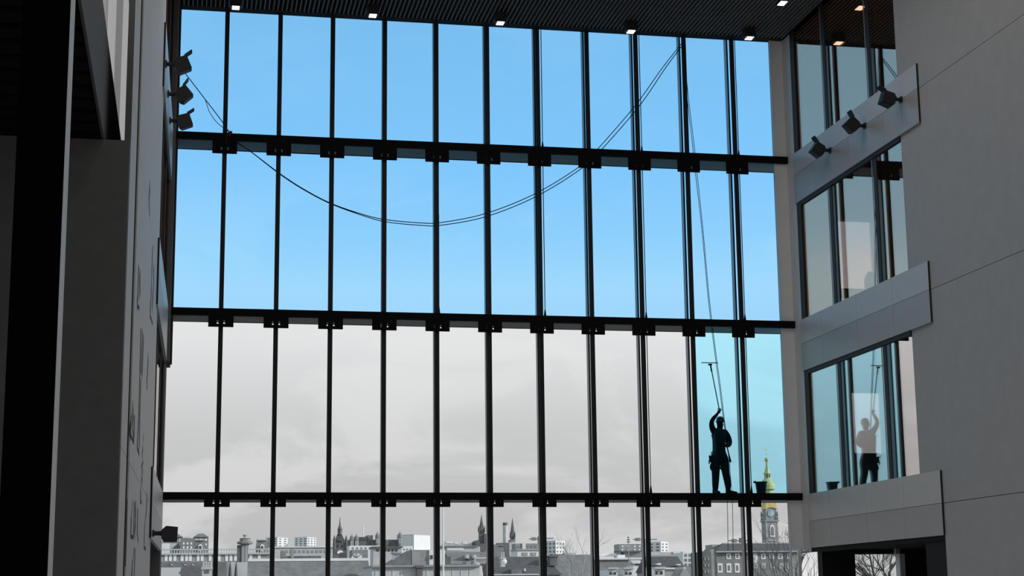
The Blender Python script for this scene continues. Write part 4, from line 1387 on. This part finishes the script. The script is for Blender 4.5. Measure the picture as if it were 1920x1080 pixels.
# gear on the belt
for u, v, h_ in ((147, 598, .036), (124, 640, .04), (122, 685, .036), (118, 706, .026), (243, 745, .032), (252, 772, .024), (237, 768, .02)):
    c = J(u, v, -.02)
    n = 12
    MB().tube([c + Vector((h_ * .42 * math.cos(2 * math.pi * i / n), 0, h_ * math.sin(2 * math.pi * i / n) * .9)) for i in range(n + 1)], .009, 5).build('carabiner', 'harness', pb)
MB().lathe((J(136, 640).x, YP - .02, J(138, 700).z), [(.03, 0), (.045, .03), (.05, .10), (.042, .15)], 10).build('tool_pouch', 'cloth_black', pb, smooth=True)
MB().ball(J(152, 752), .058, .07, .10).build('thigh_pocket', 'cloth_black', pb, smooth=True)
for ft in (0, 1):
    ax = J(*((188, 985), (332, 975))[ft]).x
    dx, dyy = ((.02, -.14), (.15, -.07))[ft]
    t0_ = Vector((ax, YP + .06, FZ))
    t1_ = Vector((ax + dx, YP + dyy, FZ))
    d_ = (t1_ - t0_).normalized()
    w_ = d_.cross(Vector((0, 0, 1)))
    bt = MB()
    P0, P1 = t0_ - d_ * .03, t1_ + d_ * .04
    bt.hexa([P0 - w_ * .05, P1 - w_ * .045, P1 + w_ * .045, P0 + w_ * .05,
             P0 - w_ * .047 + Vector((0, 0, .13)), P1 - w_ * .035 + Vector((0, 0, .06)), P1 + w_ * .035 + Vector((0, 0, .06)), P0 + w_ * .047 + Vector((0, 0, .13))])
    bo_ = bt.build('boot', 'cloth_black', pb)
    MB().hexa([P0 - w_ * .055 + Vector((0, 0, .0)), P1 - w_ * .05, P1 + w_ * .05, P0 + w_ * .055,
               P0 - w_ * .055 + Vector((0, 0, .022)), P1 - w_ * .05 + Vector((0, 0, .022)), P1 + w_ * .05 + Vector((0, 0, .022)), P0 + w_ * .055 + Vector((0, 0, .022))]).build('sole', 'harness', bo_)

# what he holds and wears loose
sq_ = empty('squeegee', J(238, 150, -.29), 'long-handled squeegee raised above the worker’s head', 'squeegee')
pa, pb_ = J(240, 150, -.29), atY(1332, 683, YP - .29)
MB().tube([pa, pb_], .0125, 7).build('pole', 'dark_steel', sq_)
MB().tube([atY(1334.5, 697, YP - .29), pb_], .019, 7).build('socket', 'black_steel', sq_)
h0, h1 = atY(1315.5, 680, YP - .29), atY(1346, 680.5, YP - .29)
MB().obox((h0 + h1) / 2, (h1 - h0).normalized(), (0, 1, 0), (0, 0, 1), (h1 - h0).length / 2, .018, .008).build('blade', 'black_steel', sq_)
MB().obox(atY(1331.5, 683.5, YP - .29), (1, 0, 0), (0, 1, 0), (0, 0, 1), .045, .015, .02).build('clamp', 'black_steel', sq_)
dv = empty('descender_strap', J(322, 530, -.18), 'dark strap and descender hanging at the worker’s hip', 'strap')
MB().tube([J(318, 520, -.18), J(332, 580, -.16), J(345, 650, -.15)], .016, 6).build('strap', 'harness', dv)
MB().tube([J(340, 620, -.15), J(358, 700, -.15)], [.02, .03], 6).build('handle', 'black_steel', dv)
tag(MB().tube(smooth([J(352, 700, -.15), J(354, 800, -.1), J(362, 900, -.1), J(372, 1020, -.15)]), .006, 4).build('rope_end', 'rope'), 'thin rope falling from the worker’s hip to the deck', 'rope')

kb_ = D + .36 - 0
bu = atY(1427.5, 922, kb_)
kk = kb_ / F * 1.02
bk = empty('bucket', (bu.x, kb_, FZ), 'dark tapered bucket standing on the lowest gantry beside the pier', 'bucket')
hB = zz(903.5, kb_, 1427) - FZ
MB().lathe((bu.x, kb_, FZ), [(8.6 * kk, 0), (11.2 * kk, hB * .93), (12.6 * kk, hB * .94), (12.6 * kk, hB), (11.4 * kk, hB), (8.4 * kk, .02)], 18).build('tub', 'bucket_plastic', bk, smooth=False)
n = 12
MB().tube([(bu.x - 12.0 * kk * math.cos(math.pi * i / n) , kb_ - .10 * math.sin(math.pi * i / n), FZ + hB * .96 - .02 * math.sin(math.pi * i / n)) for i in range(n + 1)], .006, 5).build('handle', 'metal_bit', bk)
MB().box(bu.x - 14.5 * kk, bu.x - 10.5 * kk, kb_ - .03, kb_ + .03, FZ + hB * .9, FZ + hB * 1.06).build('spout', 'bucket_plastic', bk)

# furniture glimpsed in the middle room
cc = atX(1632, 540, 15.5)
ch_ = empty('office_chair', (cc.x, cc.y, 6.45), 'round-backed office chair behind the middle right window', 'chair')
n = 14
back = [(-.24, 7.05), (.24, 7.05)] + [(.24 * math.cos(math.pi * i / n), 7.28 + .22 * math.sin(math.pi * i / n)) for i in range(n + 1)]
MB().prism([(cc.x - .03, cc.y + a_ * 1.15, z_) for a_, z_ in back], (.06, 0, 0)).build('backrest', 'furniture', ch_)
MB().box(cc.x - .02, cc.x + .46, cc.y - .25, cc.y + .25, 6.88, 6.97).build('seat', 'furniture', ch_)
MB().tube([(cc.x + .22, cc.y, 6.5), (cc.x + .22, cc.y, 6.88)], .03, 8).build('stem', 'furniture', ch_)
for i in range(5):
    a_ = 2 * math.pi * i / 5
    MB().tube([(cc.x + .22, cc.y, 6.53), (cc.x + .22 + .28 * math.cos(a_), cc.y + .28 * math.sin(a_), 6.48)], .02, 5).build('foot', 'furniture', ch_)
cc = atX(1598, 556, 15.25) + Vector((0, .35, 0))
ds = empty('office_desk', (cc.x, cc.y, 6.45), 'small desk beside the round-backed chair behind the middle window', 'desk')
MB().box(cc.x - .3, cc.x + .3, cc.y - .45, cc.y + .55, 7.13, 7.17).build('top', 'furniture', ds)
for sx in (-.27, .24):
    for sy in (-.42, .50):
        MB().box(cc.x + sx, cc.x + sx + .04, cc.y + sy, cc.y + sy + .04, 6.45, 7.13).build('leg', 'furniture', ds)
